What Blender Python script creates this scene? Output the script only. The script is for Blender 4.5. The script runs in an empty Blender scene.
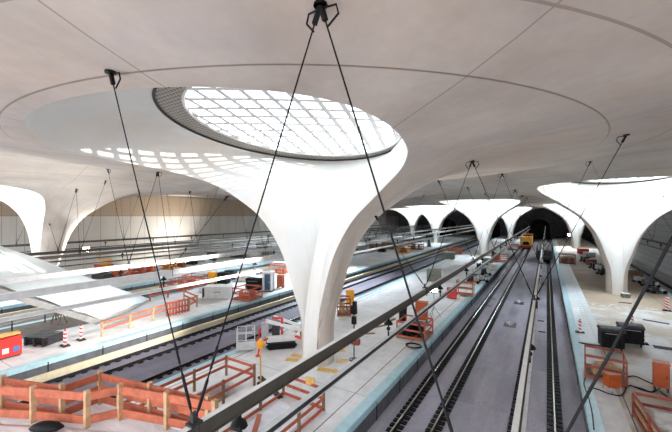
import bpy, math, random
from mathutils import Vector, Matrix
random.seed(7)
R = math.radians
C = bpy.context.scene.collection
sc = bpy.context.scene

# ------------------------------------------------------------------ camera, light, exposure
F = 350.0                                   # focal length in pixels of a 672 px wide frame
TH = math.atan(211 / F)                     # camera is turned this far left of the track direction (+Y)
CT, ST = math.cos(TH), math.sin(TH)
HC = 8.59                                   # camera above platform level
cam = bpy.data.cameras.new('camera')
cam.sensor_width = 36; cam.lens = 36 * F / 672; cam.clip_start = 0.05; cam.clip_end = 600
co = bpy.data.objects.new('camera', cam); C.objects.link(co)
co.location = (0, 0, HC); co.rotation_euler = (R(90), 0, TH)
sc.camera = co

w = bpy.data.worlds.new('sky'); sc.world = w; w.use_nodes = True
bg = w.node_tree.nodes['Background']
bg.inputs['Color'].default_value = (0.93, 0.96, 1.0, 1); bg.inputs['Strength'].default_value = 4.9
sun = bpy.data.lights.new('sun', 'SUN'); sun.energy = 12.0; sun.angle = R(0.6); sun.color = (1, .90, .74)
so = bpy.data.objects.new('sun', sun); C.objects.link(so)
so.rotation_euler = Vector((-0.88, -0.22, -0.30)).to_track_quat('-Z', 'Y').to_euler()
sc.view_settings.view_transform = 'Standard'; sc.view_settings.look = 'None'
sc.view_settings.exposure = 0.08; sc.view_settings.gamma = 1; sc.view_settings.use_curve_mapping = False
sc.cycles.use_denoising = True
sc.cycles.max_bounces = 10; sc.cycles.diffuse_bounces = 6; sc.cycles.transparent_max_bounces = 16
sc.cycles.sample_clamp_indirect = 6.0
SKY_W = 10000.0                              # watts of daylight over each roof light

# ------------------------------------------------------------------ helpers
def at(px, py, z=0.0):
    """world point at height z seen at photo pixel px, py"""
    d = F * (HC - z) / (py - 216.0); u = (px - 336.0) / F * d
    return Vector((u * CT - d * ST, u * ST + d * CT, z))

class NT:
    def __init__(s, name):
        s.m = bpy.data.materials.new(name); s.m.use_nodes = True
        s.t = s.m.node_tree; s.n = s.t.nodes; s.b = s.n['Principled BSDF']; s.l = s.t.links
    def node(s, typ, **kw):
        n = s.n.new(typ)
        for k, v in kw.items(): setattr(n, k, v)
        return n
    def math(s, op, a, b=None, c=None):
        n = s.n.new('ShaderNodeMath'); n.operation = op
        for i, v in enumerate((a, b, c)):
            if v is None: continue
            if hasattr(v, 'links') or hasattr(v, 'is_output'): s.l.new(v, n.inputs[i])
            else: n.inputs[i].default_value = v
        return n.outputs[0]
    def mix(s, f, a, b, blend='MIX'):
        n = s.n.new('ShaderNodeMix'); n.data_type = 'RGBA'; n.blend_type = blend
        for i, v in ((0, f), (6, a), (7, b)):
            if hasattr(v, 'is_output'): s.l.new(v, n.inputs[i])
            else: n.inputs[i].default_value = v if i == 0 else (*v[:3], 1)
        return n.outputs[2]
    def noise(s, vec, scale, detail=4, rough=.6):
        n = s.n.new('ShaderNodeTexNoise'); n.inputs['Scale'].default_value = scale
        n.inputs['Detail'].default_value = detail; n.inputs['Roughness'].default_value = rough
        if vec: s.l.new(vec, n.inputs['Vector'])
        return n.outputs['Fac']
    def ramp(s, f, lo, hi):
        n = s.n.new('ShaderNodeMapRange'); s.l.new(f, n.inputs[0])
        n.inputs[1].default_value = lo; n.inputs[2].default_value = hi
        return n.outputs[0]
    def pos(s): return s.node('ShaderNodeNewGeometry').outputs['Position']
    def obj(s): return s.node('ShaderNodeTexCoord').outputs['Object']
    def attr(s, name): return s.node('ShaderNodeAttribute', attribute_name=name).outputs['Vector']
    def scale(s, vec, v):
        n = s.node('ShaderNodeMapping'); s.l.new(vec, n.inputs[0]); n.inputs['Scale'].default_value = v
        return n.outputs[0]
    def sep(s, vec):
        n = s.node('ShaderNodeSeparateXYZ'); s.l.new(vec, n.inputs[0]); return n.outputs
    def bump(s, h, strength=.2, dist=.02):
        n = s.node('ShaderNodeBump'); n.inputs['Strength'].default_value = strength; n.inputs['Distance'].default_value = dist
        s.l.new(h, n.inputs['Height']); s.l.new(n.outputs[0], s.b.inputs['Normal'])
    def out(s, col, rough=.8, metal=0.0):
        if hasattr(col, 'is_output'): s.l.new(col, s.b.inputs['Base Color'])
        else: s.b.inputs['Base Color'].default_value = (*col, 1)
        s.b.inputs['Roughness'].default_value = rough; s.b.inputs['Metallic'].default_value = metal
        return s.m

def M(name, col, var=.25, scale=6.0, rough=.7, metal=0.0, bump=0.0):
    """plain material with a noise mottle"""
    t = NT(name); n = t.noise(t.obj(), scale, 5)
    f = t.ramp(n, .3, .7)
    c = t.mix(f, tuple(x * (1 - var) for x in col), tuple(min(1, x * (1 + var * .6)) for x in col))
    if bump: t.bump(n, bump)
    if max(col) < .06: t.b.inputs['Specular IOR Level'].default_value = .15
    return t.out(c, rough, metal)

def line(t, v, c, half):
    return t.math('LESS_THAN', t.math('ABSOLUTE', t.math('SUBTRACT', v, c)), half)

def roof_concrete(name, base, dark, seam=True):
    t = NT(name); v = t.attr('local'); x, y, z = t.sep(v)
    r = t.math('SQRT', t.math('ADD', t.math('MULTIPLY', x, x), t.math('MULTIPLY', y, y)))
    ang = t.math('ARCTAN2', x, t.math('MULTIPLY', y, -1.0))          # 0 towards -Y
    comb = t.node('ShaderNodeCombineXYZ'); t.l.new(t.math('MULTIPLY', ang, 9.0), comb.inputs[0]); t.l.new(r, comb.inputs[1]); t.l.new(z, comb.inputs[2])
    n1 = t.noise(t.scale(comb.outputs[0], (.55, .16, .3)), 1.0, 6, .65)
    n2 = t.noise(v, .35, 5); n3 = t.noise(v, 3.0, 6)
    f = t.math('ADD', t.math('MULTIPLY', n1, .5), t.math('ADD', t.math('MULTIPLY', n2, .35), t.math('MULTIPLY', n3, .15)))
    col = t.mix(t.ramp(f, .36, .64), dark, base)
    warm = t.mix(t.ramp(t.noise(v, .22, 3), .45, .7), (1, 1, 1), (1.0, .93, .86))
    col = t.mix(1.0, col, warm, 'MULTIPLY')
    if seam:
        m = t.math('MAXIMUM', line(t, r, 13.7, .022), line(t, r, 15.9, .035))
        a2 = t.math('SUBTRACT', ang, R(18)); step = R(30)
        fr = t.math('SUBTRACT', t.math('FRACT', t.math('ADD', t.math('DIVIDE', a2, step), 20.5)), .5)
        arc = t.math('MULTIPLY', t.math('ABSOLUTE', fr), t.math('MULTIPLY', r, step))
        m = t.math('MAXIMUM', m, t.math('MULTIPLY', t.math('LESS_THAN', arc, .022), t.math('GREATER_THAN', r, 9.0)))
        col = t.mix(t.math('MULTIPLY', m, .6), col, (.22, .16, .11))
    t.bump(n3, .12, .02)
    return t.out(col, .75)

def floor_concrete():
    t = NT('platform_concrete'); p = t.pos(); x, y, z = t.sep(p)
    n1 = t.noise(p, .25, 5); n2 = t.noise(p, 1.6, 6); n3 = t.noise(t.scale(p, (1.5, .2, 1)), 1.0, 4)
    f = t.math('ADD', t.math('MULTIPLY', n1, .45), t.math('ADD', t.math('MULTIPLY', n2, .35), t.math('MULTIPLY', n3, .2)))
    col = t.mix(t.ramp(f, .36, .62), (.60, .585, .57), (.86, .86, .87))
    # bare, sandy screed on the right hand platform
    sand = t.math('MULTIPLY', t.math('GREATER_THAN', x, 2.9), t.ramp(t.math('ADD', n1, t.math('MULTIPLY', n2, .25)), .50, .66))
    sand = t.math('MULTIPLY', sand, .8)
    col = t.mix(sand, col, (.43, .33, .23))
    area = t.math('MULTIPLY', t.math('GREATER_THAN', x, 3.42), t.math('GREATER_THAN', t.math('ADD', y, t.math('MULTIPLY', n2, 8.0)), 46))
    area = t.math('MULTIPLY', area, t.math('LESS_THAN', y, 95))
    col = t.mix(t.math('MULTIPLY', area, .75), col, t.mix(n2, (.24, .16, .10), (.46, .34, .22)))
    for c in (-7.95, 3.1, 9.6, -16.2):
        col = t.mix(line(t, x, c, .025), col, (.10, .10, .10))
    cross = t.math('LESS_THAN', t.math('FRACT', t.math('DIVIDE', y, 7.5)), .006)
    col = t.mix(t.math('MULTIPLY', cross, .6), col, (.15, .15, .15))
    t.bump(n2, .15, .02)
    return t.out(col, .7)

def track_concrete():
    t = NT('track_slab_concrete'); p = t.obj(); x, y, z = t.sep(p)
    n1 = t.noise(t.scale(p, (1, .25, 1)), .8, 5); n2 = t.noise(p, 9.0, 6, .75)
    # cast strips of slightly different colour
    wn = t.node('ShaderNodeTexWhiteNoise', noise_dimensions='2D')
    comb = t.node('ShaderNodeCombineXYZ')
    t.l.new(t.math('FLOOR', t.math('MULTIPLY', x, 1.25)), comb.inputs[0]); t.l.new(t.math('FLOOR', t.math('MULTIPLY', y, .16)), comb.inputs[1])
    t.l.new(comb.outputs[0], wn.inputs['Vector'])
    a = t.mix(t.ramp(n1, .35, .65), (.30, .285, .335), (.50, .47, .55))
    col = t.mix(t.math('MULTIPLY', wn.outputs['Value'], .5), a, (.60, .57, .64))
    col = t.mix(t.math('MULTIPLY', t.ramp(n2, .42, .75), .6), col, (.24, .23, .28))
    red = t.ramp(t.noise(p, .5, 3), .62, .75)
    col = t.mix(t.math('MULTIPLY', red, .45), col, (.45, .31, .37))
    left_part = t.math('LESS_THAN', x, -13.0)                              # the slab is darker in the left troughs
    col = t.mix(1.0, col, t.mix(left_part, (.82, .82, .82), (.40, .385, .42)), 'MULTIPLY')
    t.bump(n2, .2, .02)
    return t.out(col, .75)

def wall_panels(name, low, high, split, step, horiz=False):
    t = NT(name); p = t.pos(); x, y, z = t.sep(p)
    n = t.noise(t.scale(p, (1, .3, .12) if not horiz else (1, .03, 1.5)), 1.2, 5)
    up = t.math('GREATER_THAN', z, split)
    col = t.mix(up, low, high)
    col = t.mix(t.math('MULTIPLY', t.ramp(n, .3, .7), .35), col, tuple(c * .55 for c in low))
    j = t.math('LESS_THAN', t.math('FRACT', t.math('DIVIDE', y, step)), .03)
    j = t.math('MAXIMUM', j, line(t, z, split, .05))
    if horiz: j = t.math('LESS_THAN', t.math('FRACT', t.math('DIVIDE', z, .9)), .05)
    col = t.mix(t.math('MULTIPLY', j, .6), col, (.10, .08, .06))
    return t.out(col, .7)

def perforated():
    t = NT('perforated_metal'); p = t.obj(); x, y, z = t.sep(p)
    def cell(v): return t.math('SUBTRACT', t.math('FRACT', t.math('MULTIPLY', v, 5.0)), .5)
    a, b = cell(x), cell(y)
    d = t.math('ADD', t.math('MULTIPLY', a, a), t.math('MULTIPLY', b, b))
    return t.out(t.mix(t.math('LESS_THAN', d, .07), (.34, .31, .27), (.02, .02, .02)), .5)

def glass_mat():
    t = NT('roof_glass')
    tr = t.node('ShaderNodeBsdfTransparent'); tr.inputs[0].default_value = (.58, .66, .72, 1)
    gl = t.node('ShaderNodeBsdfGlossy'); gl.inputs['Roughness'].default_value = .05
    mx = t.node('ShaderNodeMixShader'); mx.inputs[0].default_value = .05; t.l.new(tr.outputs[0], mx.inputs[1]); t.l.new(gl.outputs[0], mx.inputs[2])
    t.l.new(mx.outputs[0], t.n['Material Output'].inputs[0])
    return t.m

def emit(name, col, s):
    t = NT(name); t.b.inputs['Emission Color'].default_value = (*col, 1); t.b.inputs['Emission Strength'].default_value = s
    return t.out(col, .5)

def striped(name, a, b, step):
    t = NT(name); x, y, z = t.sep(t.obj())
    f = t.math('GREATER_THAN', t.math('FRACT', t.math('DIVIDE', t.math('ADD', z, t.math('MULTIPLY', x, .5)), step)), .5)
    return t.out(t.mix(f, a, b), .5)

def film(name, a, b, scale=1.2):
    t = NT(name); p = t.obj(); n = t.noise(p, scale, 6, .7); n2 = t.noise(t.scale(p, (.4, 2, 2)), 2.0, 5)
    t.bump(t.math('ADD', n, n2), .35, .08)
    return t.out(t.mix(t.ramp(n2, .35, .7), a, b), .35)

MT = dict(
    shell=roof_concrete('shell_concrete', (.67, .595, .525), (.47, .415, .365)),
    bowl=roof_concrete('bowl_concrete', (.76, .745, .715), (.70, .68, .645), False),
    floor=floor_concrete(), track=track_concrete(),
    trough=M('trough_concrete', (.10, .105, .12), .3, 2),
    blue=M('pale_blue_edge_film', (.42, .62, .68), .15, 3, .4),
    cream=M('cream_duct', (.72, .62, .44), .15, 3, .6),
    rail_top=M('polished_rail', (.75, .74, .72), .1, 8, .25, 1.0),
    rail_side=M('dark_rail_steel', (.03, .03, .035), .3, 8, .6),
    black=M('black_plastic', (.009, .009, .010), .3, 8, .5),
    dark=M('dark_steel', (.045, .045, .05), .3, 8, .5),
    beam_shade=M('shaded_taupe_steel', (.075, .065, .052), .2, 4, .6),
    white=M('white_paint', (.80, .79, .77), .08, 3, .5),
    grey=M('grey_metal', (.38, .39, .41), .2, 3, .5),
    lgrey=M('light_grey_metal', (.58, .58, .58), .15, 3, .5),
    red=M('red_wood', (.50, .105, .055), .35, 5, .7, 0, .1),
    redl=M('orange_red_wood', (.47, .125, .065), .3, 5, .7, 0, .1),
    wood=M('pale_wood', (.52, .33, .18), .3, 6, .75, 0, .1),
    plank=M('brown_wood', (.24, .15, .085), .35, 5, .8),
    yellow=M('yellow_plywood', (.72, .44, .12), .2, 5, .6),
    loco=M('yellow_orange_paint', (.85, .38, .02), .1, 3, .4),
    orange=M('orange_paint', (.40, .075, .013), .15, 4, .5),
    redp=M('red_paint', (.62, .03, .025), .15, 4, .45),
    brownred=M('brown_red_paint', (.26, .055, .03), .25, 4, .6),
    navy=M('blue_paint', (.02, .09, .17), .15, 4, .5),
    tealw=M('grey_green_box', (.20, .21, .16), .25, 4, .7),
    tarp=film('white_tarp', (.86, .87, .90), (.70, .72, .77)),
    film=film('pale_blue_film', (.80, .91, .98), (.88, .95, .99), .8),
    clear=film('clear_plastic', (.62, .60, .57), (.85, .85, .84), 3),
    strip=film('ribbed_white_film', (.62, .66, .67), (.80, .83, .84), 3),
    wall_l=wall_panels('left_wall_panels', (.62, .58, .53), (.42, .31, .21), 8.6, 2.5),
    wall_r=wall_panels('right_wall_panels', (.58, .59, .61), (.52, .53, .55), 30, 4, True),
    wall_e=M('dark_end_wall', (.10, .10, .11), .4, .8, .9),
    void=M('tunnel_black', (.008, .008, .01), .2, 1, 1),
    perf=perforated(), glass=glass_mat(),
    lamp=emit('lamp_face', (1, .97, .9), 30.0), lampw=emit('warm_lamp_face', (1, .8, .5), 20.0),
    stripe=striped('red_white_stripes', (.65, .04, .03), (.85, .85, .85), .26),
    conc=M('bare_concrete', (.42, .41, .40), .25, 2, .8),
    mat=M('grey_brown_shade', (.17, .15, .13), .35, 1.5, .9),
    asph=M('dark_mat', (.06, .06, .06), .3, 4, .9),
    signw=M('white_sticker', (.8, .8, .82), .1, 12, .5), signb=M('blue_sticker', (.06, .18, .45), .1, 12, .5),
)

class MB:
    def __init__(s): s.v = []; s.f = []; s.mi = []
    def add(s, vs, fs, m=0):
        o = len(s.v); s.v += [tuple(v) for v in vs]
        for f in fs: s.f.append(tuple(i + o for i in f)); s.mi.append(m)
        return s
    def box(s, cx, cy, cz, sx, sy, sz, rz=0, m=0, tap=1.0):
        """centre x, y, BOTTOM z"""
        c, q = math.cos(rz), math.sin(rz); vs = []
        for k, zz in ((1.0, cz), (tap, cz + sz)):
            for a, b in ((-1, -1), (1, -1), (1, 1), (-1, 1)):
                x, y = a * sx / 2 * k, b * sy / 2 * k
                vs.append((cx + x * c - y * q, cy + x * q + y * c, zz))
        return s.add(vs, [(3, 2, 1, 0), (4, 5, 6, 7), (0, 1, 5, 4), (1, 2, 6, 5), (2, 3, 7, 6), (3, 0, 4, 7)], m)
    def beam(s, p, q, w, h, m=0, up=(0, 0, 1)):
        p, q = Vector(p), Vector(q); d = (q - p).normalized(); up = Vector(up)
        if abs(d.dot(up)) > .98: up = Vector((0, 1, 0))
        sd = d.cross(up).normalized(); u2 = sd.cross(d).normalized(); vs = []
        for e in (p, q):
            for a, b in ((-1, -1), (1, -1), (1, 1), (-1, 1)): vs.append(e + sd * a * w / 2 + u2 * b * h / 2)
        return s.add(vs, [(3, 2, 1, 0), (4, 5, 6, 7), (0, 1, 5, 4), (1, 2, 6, 5), (2, 3, 7, 6), (3, 0, 4, 7)], m)
    def tube(s, pts, r, n=8, m=0, closed=False):
        pts = [Vector(p) for p in pts]; k = len(pts); rings = []; o = len(s.v); prev = None
        for i, p in enumerate(pts):
            a = pts[(i - 1) % k] if (closed or i) else p; b = pts[(i + 1) % k] if (closed or i < k - 1) else p
            d = (b - a).normalized()
            up = prev if prev is not None else (Vector((0, 0, 1)) if abs(d.z) < .95 else Vector((1, 0, 0)))
            sd = d.cross(up).normalized(); up = sd.cross(d).normalized(); prev = up
            rr = r[i] if isinstance(r, (list, tuple)) else r
            for j in range(n):
                t = 2 * math.pi * j / n; s.v.append(tuple(p + sd * math.cos(t) * rr + up * math.sin(t) * rr))
        e = k if closed else k - 1
        for i in range(e):
            for j in range(n):
                a, b = o + i * n + j, o + i * n + (j + 1) % n; c, d2 = o + ((i + 1) % k) * n + (j + 1) % n, o + ((i + 1) % k) * n + j
                s.f.append((a, b, c, d2)); s.mi.append(m)
        if not closed:
            s.f.append(tuple(o + j for j in range(n))[::-1]); s.mi.append(m)
            s.f.append(tuple(o + (k - 1) * n + j for j in range(n))); s.mi.append(m)
        return s
    def lathe(s, prof, n=16, cx=0, cy=0, m=0):
        o = len(s.v); k = len(prof)
        for r, z in prof:
            for j in range(n):
                t = 2 * math.pi * j / n; s.v.append((cx + r * math.cos(t), cy + r * math.sin(t), z))
        for i in range(k - 1):
            for j in range(n):
                s.f.append((o + i * n + j, o + i * n + (j + 1) % n, o + (i + 1) * n + (j + 1) % n, o + (i + 1) * n + j)); s.mi.append(m)
        s.f.append(tuple(o + j for j in range(n))[::-1]); s.mi.append(m)
        s.f.append(tuple(o + (k - 1) * n + j for j in range(n))); s.mi.append(m)
        return s
    def prism(s, poly, axis, a, b, m=0):
        """2D polygon extruded along axis from a to b ('x': poly is y,z ; 'y': poly is x,z)"""
        n = len(poly); mk = (lambda q, t: (t, q[0], q[1])) if axis == 'x' else (lambda q, t: (q[0], t, q[1]))
        vs = [mk(q, a) for q in poly] + [mk(q, b) for q in poly]
        fs = [tuple(range(n))[::-1], tuple(range(n, 2 * n))] + [(i, (i + 1) % n, n + (i + 1) % n, n + i) for i in range(n)]
        return s.add(vs, fs, m)
    def build(s, name, mats, parent=None, smooth=False, bevel=0.0):
        me = bpy.data.meshes.new(name); me.from_pydata(s.v, [], s.f)
        if not isinstance(mats, (list, tuple)): mats = [mats]
        for m in mats: me.materials.append(MT[m] if isinstance(m, str) else m)
        me.polygons.foreach_set('material_index', s.mi)
        if smooth: me.polygons.foreach_set('use_smooth', [True] * len(me.polygons))
        me.update()
        o = bpy.data.objects.new(name, me); C.objects.link(o)
        if parent: o.parent = parent
        if bevel:
            b = o.modifiers.new('bevel', 'BEVEL'); b.width = bevel; b.segments = 2; b.limit_method = 'ANGLE'
        return o

def thing(name, label, cat, loc=(0, 0, 0), rz=0.0, group=None):
    o = bpy.data.objects.new(name, None); C.objects.link(o); o.empty_display_size = .2
    o.location = loc; o.rotation_euler = (0, 0, rz)
    return tag(o, label, cat, group)
def tag(o, label, cat, group=None):
    o['label'] = label; o['category'] = cat
    if group: o['group'] = group
    return o
def struct(o, label=None, cat=None):
    o['kind'] = 'structure'
    if label: o['label'] = label
    if cat: o['category'] = cat
    return o
def copy_tree(o, parent=None):
    c = o.copy(); C.objects.link(c)
    if parent: c.parent = parent
    for ch in list(o.children): copy_tree(ch, c)
    return c
ORD = ['first', 'second', 'third', 'fourth', 'fifth', 'sixth', 'seventh', 'eighth', 'ninth', 'tenth', 'eleventh', 'twelfth', 'thirteenth', 'fourteenth', 'fifteenth', 'sixteenth', 'seventeenth', 'eighteenth', 'nineteenth', 'twentieth']

# ------------------------------------------------------------------ layout numbers (metres, platform top is z = 0)
ZT = -0.96                                   # track bed
Y0, Y1 = -8.0, 168.0                        # hall from the open end behind the camera to the dark far end
XL, XR = -64.5, 15.0                         # side walls
PLAT = [(-54.3, -44.1), (-35.7, -25.5), (-17.1, -6.87), (1.53, 11.7)]
PNAME = ['far left platform', 'left platform', 'middle platform', 'right platform']
TRACKS = [-56.5, -42.2, -37.6, -23.6, -19.0, -5.07, -0.45, 13.35]
TNAME = ['track along the tan left wall', 'far track before the far left platform', 'near track before the far left platform',
         'track along the left platform', 'track along the left side of the middle platform', 'track under the yellow locomotive', 'track in front of the camera carrying the wagon', 'track along the grey right wall']
PX = [-49.2, -30.6, -11.7, 6.6]

# ------------------------------------------------------------------ setting: floor, platforms, walls
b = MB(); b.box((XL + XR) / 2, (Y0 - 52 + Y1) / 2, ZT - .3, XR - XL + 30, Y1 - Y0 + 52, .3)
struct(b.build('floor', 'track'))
for (a, c), nm in zip(PLAT, PNAME):
    b = MB()
    if nm == 'middle platform':                                      # leaves an escalator pit open
        for x0, x1, y0, y1 in ((a, c, Y0, 6.9), (a, -14.55, 6.9, 12.75), (-12.95, c, 6.9, 12.75), (a, c, 12.75, Y1)):
            b.box((x0 + x1) / 2, (y0 + y1) / 2, ZT, x1 - x0, y1 - y0, -ZT)
    else: b.box((a + c) / 2, (Y0 + Y1) / 2, ZT, c - a, Y1 - Y0, -ZT)
    struct(b.build('platform', 'floor'), 'light concrete %s between the tracks' % nm, 'platform')
b = MB(); b.box((XL - 58.7) / 2, (Y0 + Y1) / 2, ZT, -58.7 - XL, Y1 - Y0, -ZT)
struct(b.build('walkway', 'floor'), 'concrete walkway along the tan left wall', 'walkway')
k = 0
for (a, c) in PLAT:
    for e, s in ((a, 1), (c, -1)):
        k += 1
        b = MB(); b.box(e + s * .22 - s * .02, (Y0 + Y1) / 2, 0.0, .48, Y1 - Y0, .035)
        b.box(e - s * .03, (Y0 + Y1) / 2, -.25, .06, Y1 - Y0, .25)
        struct(b.build('trim_%d' % k, 'blue'))
        b = MB(); b.box(e - s * .02, (Y0 + Y1) / 2, ZT, .04, Y1 - Y0, -ZT - .25)  # dark face colour stands in for the shade below the edge
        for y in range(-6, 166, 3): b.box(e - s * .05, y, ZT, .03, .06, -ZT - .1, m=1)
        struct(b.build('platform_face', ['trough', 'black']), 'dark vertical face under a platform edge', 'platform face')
for c in (-25.5, -44.1):
    k += 1
    b = MB(); b.box(c + .62, (Y0 + Y1) / 2, ZT, .22, Y1 - Y0, .42)
    struct(b.build('trim_%d' % k, 'cream'))
b = MB(); b.box(XL - .15, (Y0 + Y1) / 2, ZT, .3, Y1 - Y0, 13.2 - ZT); struct(b.build('wall_left', 'wall_l'))
b = MB(); b.box(XR + .15, (Y0 + Y1) / 2, ZT, .3, Y1 - Y0, 13.2 - ZT); struct(b.build('wall_right', 'wall_r'))
k += 1
b = MB(); b.box(XR - .25, (Y0 + Y1) / 2, ZT, .5, Y1 - Y0, .5); b.box(XR - .12, (Y0 + Y1) / 2, ZT + .5, .24, Y1 - Y0, .45)
struct(b.build('trim_%d' % k, 'conc'))
b = MB(); b.box((XL + XR) / 2, Y1 + .15, ZT, XR - XL, .3, 13.2 - ZT); struct(b.build('wall_far', 'wall_e'))  # far wall coloured dark in place of an unlit hall end
# arched tunnel mouths with a concrete surround on the far wall
for i, x in enumerate((-39.9, -21.3, -2.76)):
    arc = [(x + 4.1 * math.cos(R(t)), 3.6 + 3.9 * math.sin(R(t))) for t in range(0, 181, 12)]
    poly = [(x + 4.1, ZT)] + arc + [(x - 4.1, ZT)]
    b = MB(); b.prism(poly, 'y', Y1 - .06, Y1 - .02)
    struct(b.build('door_%d' % (i + 1), 'void'), 'dark arched tunnel mouth at the far end', 'tunnel mouth')
    fr = MB(); fr.tube([(p[0], Y1 - .2, p[1]) for p in poly], .28, 6); fr.build('frame', 'trough', bpy.data.objects['door_%d' % (i + 1)])
# ------------------------------------------------------------------ the vaulted roof: chalice columns on a hexagonal grid
def catmull(pts, n):
    out = []; P = [pts[0]] + list(pts) + [pts[-1]]
    for i in range(1, len(P) - 2):
        for j in range(n):
            t = j / n; q = []
            for a, bb, c, d in zip(P[i - 1], P[i], P[i + 1], P[i + 2]):
                q.append(.5 * (2 * bb + (c - a) * t + (2 * a - 5 * bb + 4 * c - d) * t * t + (3 * bb - a - 3 * c + d) * t ** 3))
            out.append(tuple(q))
    return out + [tuple(pts[-1])]
PROF = catmull([(.95, 0), (.955, 1.5), (1.05, 2.8), (1.5, 4.3), (1.95, 5.9), (2.5, 7.1), (3.5, 8.45), (4.85, 9.5), (6.2, 10.35), (7.5, 10.9), (8.9, 11.25), (10.5, 11.45), (13.7, 11.68), (15.9, 11.98), (18.5, 12.4), (22.5, 12.6)], 8)
for i in range(1, len(PROF)):
    if PROF[i][0] <= PROF[i - 1][0]: PROF[i] = (PROF[i - 1][0] + 1e-4, PROF[i][1])
SL = [0.0]
for i in range(1, len(PROF)): SL.append(SL[-1] + math.hypot(PROF[i][0] - PROF[i - 1][0], PROF[i][1] - PROF[i - 1][1]))
def interp(v, xs, ys):
    if v <= xs[0]: return ys[0]
    for i in range(1, len(xs)):
        if v <= xs[i]:
            t = (v - xs[i - 1]) / (xs[i] - xs[i - 1]); return ys[i - 1] + t * (ys[i] - ys[i - 1])
    return ys[-1]
PR = [p[0] for p in PROF]; PZ = [p[1] for p in PROF]
def s_of_r(r): return interp(r, PR, SL)
def s_of_z(z): return interp(z, PZ, SL)
def rz_of_s(s): return interp(s, SL, PR), interp(s, SL, PZ)
def z_of_r(r): return interp(r, PR, PZ)
def pol(r, a): return (r * math.sin(a), -r * math.cos(a))     # angle a measured from -Y towards +X

# edge of the opening: (s on profile, angle from -Y, angle where its radial line meets the outer circle, angle on the roof-light ring)
def hz(z, *a): return (s_of_z(z), *a)
def hr(r, *a): return (s_of_r(r), *a)
EDGE = [hz(0, 31, 100, 171), hz(1.5, 32, 99.5, 168), hz(2.8, 37, 99, 164), hz(4.3, 46, 98, 158), hz(5.9, 55, 96, 151), hz(7.1, 61, 94, 144),
        hz(8.4, 66, 91, 135), hz(9.3, 68.5, 88, 126), hr(6.4, 67.5, 84, 116), hr(7.9, 61, 76, 104), hr(9.2, 53, 66, 92), hr(10.7, 44, 52, 75),
        hr(11.9, 36, 40, 58), hr(12.7, 25, 27, 38), hr(13.1, 12, 13, 18), hr(13.2, 0, 0, 0)]
EDGE = catmull(EDGE, 4)
RING_C, RING_R, RING_E, RING_Z, RING_T = (0.3, -2.7), 5.7, 1.2, 13.1, .087   # centre, radius, stretch along the track, height, tilt
ROUT = 13.7
def outer_pt(a, xmax):
    x, y = pol(ROUT, a); return (min(x, xmax), y)

def add_local(o, cx, cy):
    at_ = o.data.attributes.new('local', 'FLOAT_VECTOR', 'POINT')
    vs = []
    for v in o.data.vertices: vs += [v.co.x - cx, v.co.y - cy, v.co.z]
    at_.data.foreach_set('vector', vs)

def radial_lines(starts, outs, n):
    """grid of points running along straight plan lines from starts (x, y, s) to outs (x, y)"""
    g = []
    for (ax, ay, s0), (bx, by) in zip(starts, outs):
        s1 = s_of_r(math.hypot(bx, by)); dx, dy = bx - ax, by - ay; row = []
        A = dx * dx + dy * dy; B = 2 * (ax * dx + ay * dy); r0 = math.hypot(ax, ay)
        for j in range(n + 1):
            s = s0 + (s1 - s0) * j / n; r, z = rz_of_s(s)
            if j == 0: row.append((ax, ay, z)); continue
            if j == n: row.append((bx, by, z)); continue
            disc = max(0, B * B - 4 * A * (r0 * r0 - r * r)); t = (-B + math.sqrt(disc)) / (2 * A) if A > 1e-9 else 0
            row.append((ax + dx * t, ay + dy * t, z))
        g.append(row)
    return g

def make_shell(xmax):
    starts, outs = [], []
    for s, a, bb, _ in EDGE[::-1]:                              # south lip -> base, +X side
        r, z = rz_of_s(s); x, y = pol(r, R(a)); starts.append((x, y, s)); outs.append(outer_pt(R(bb), xmax))
    for i in range(1, 40):                                      # round the back of the column
        a = 31 + (329 - 31) * i / 40
        bb = 100 + (260 - 100) * i / 40
        x, y = pol(.95, R(a)); starts.append((x, y, 0.0)); outs.append(outer_pt(R(bb), xmax))
    for s, a, bb, _ in EDGE[:-1]:
        r, z = rz_of_s(s); x, y = pol(r, R(-a)); starts.append((x, y, s)); outs.append(outer_pt(R(-bb), xmax))
    g = radial_lines(starts, outs, 34); m = MB(); n = len(g)
    vs = [p for row in g for p in row]; w_ = len(g[0])
    fs = [(i * w_ + j, i * w_ + j + 1, ((i + 1) % n) * w_ + j + 1, ((i + 1) % n) * w_ + j) for i in range(n) for j in range(w_ - 1)]
    return m.add(vs, fs)

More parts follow.
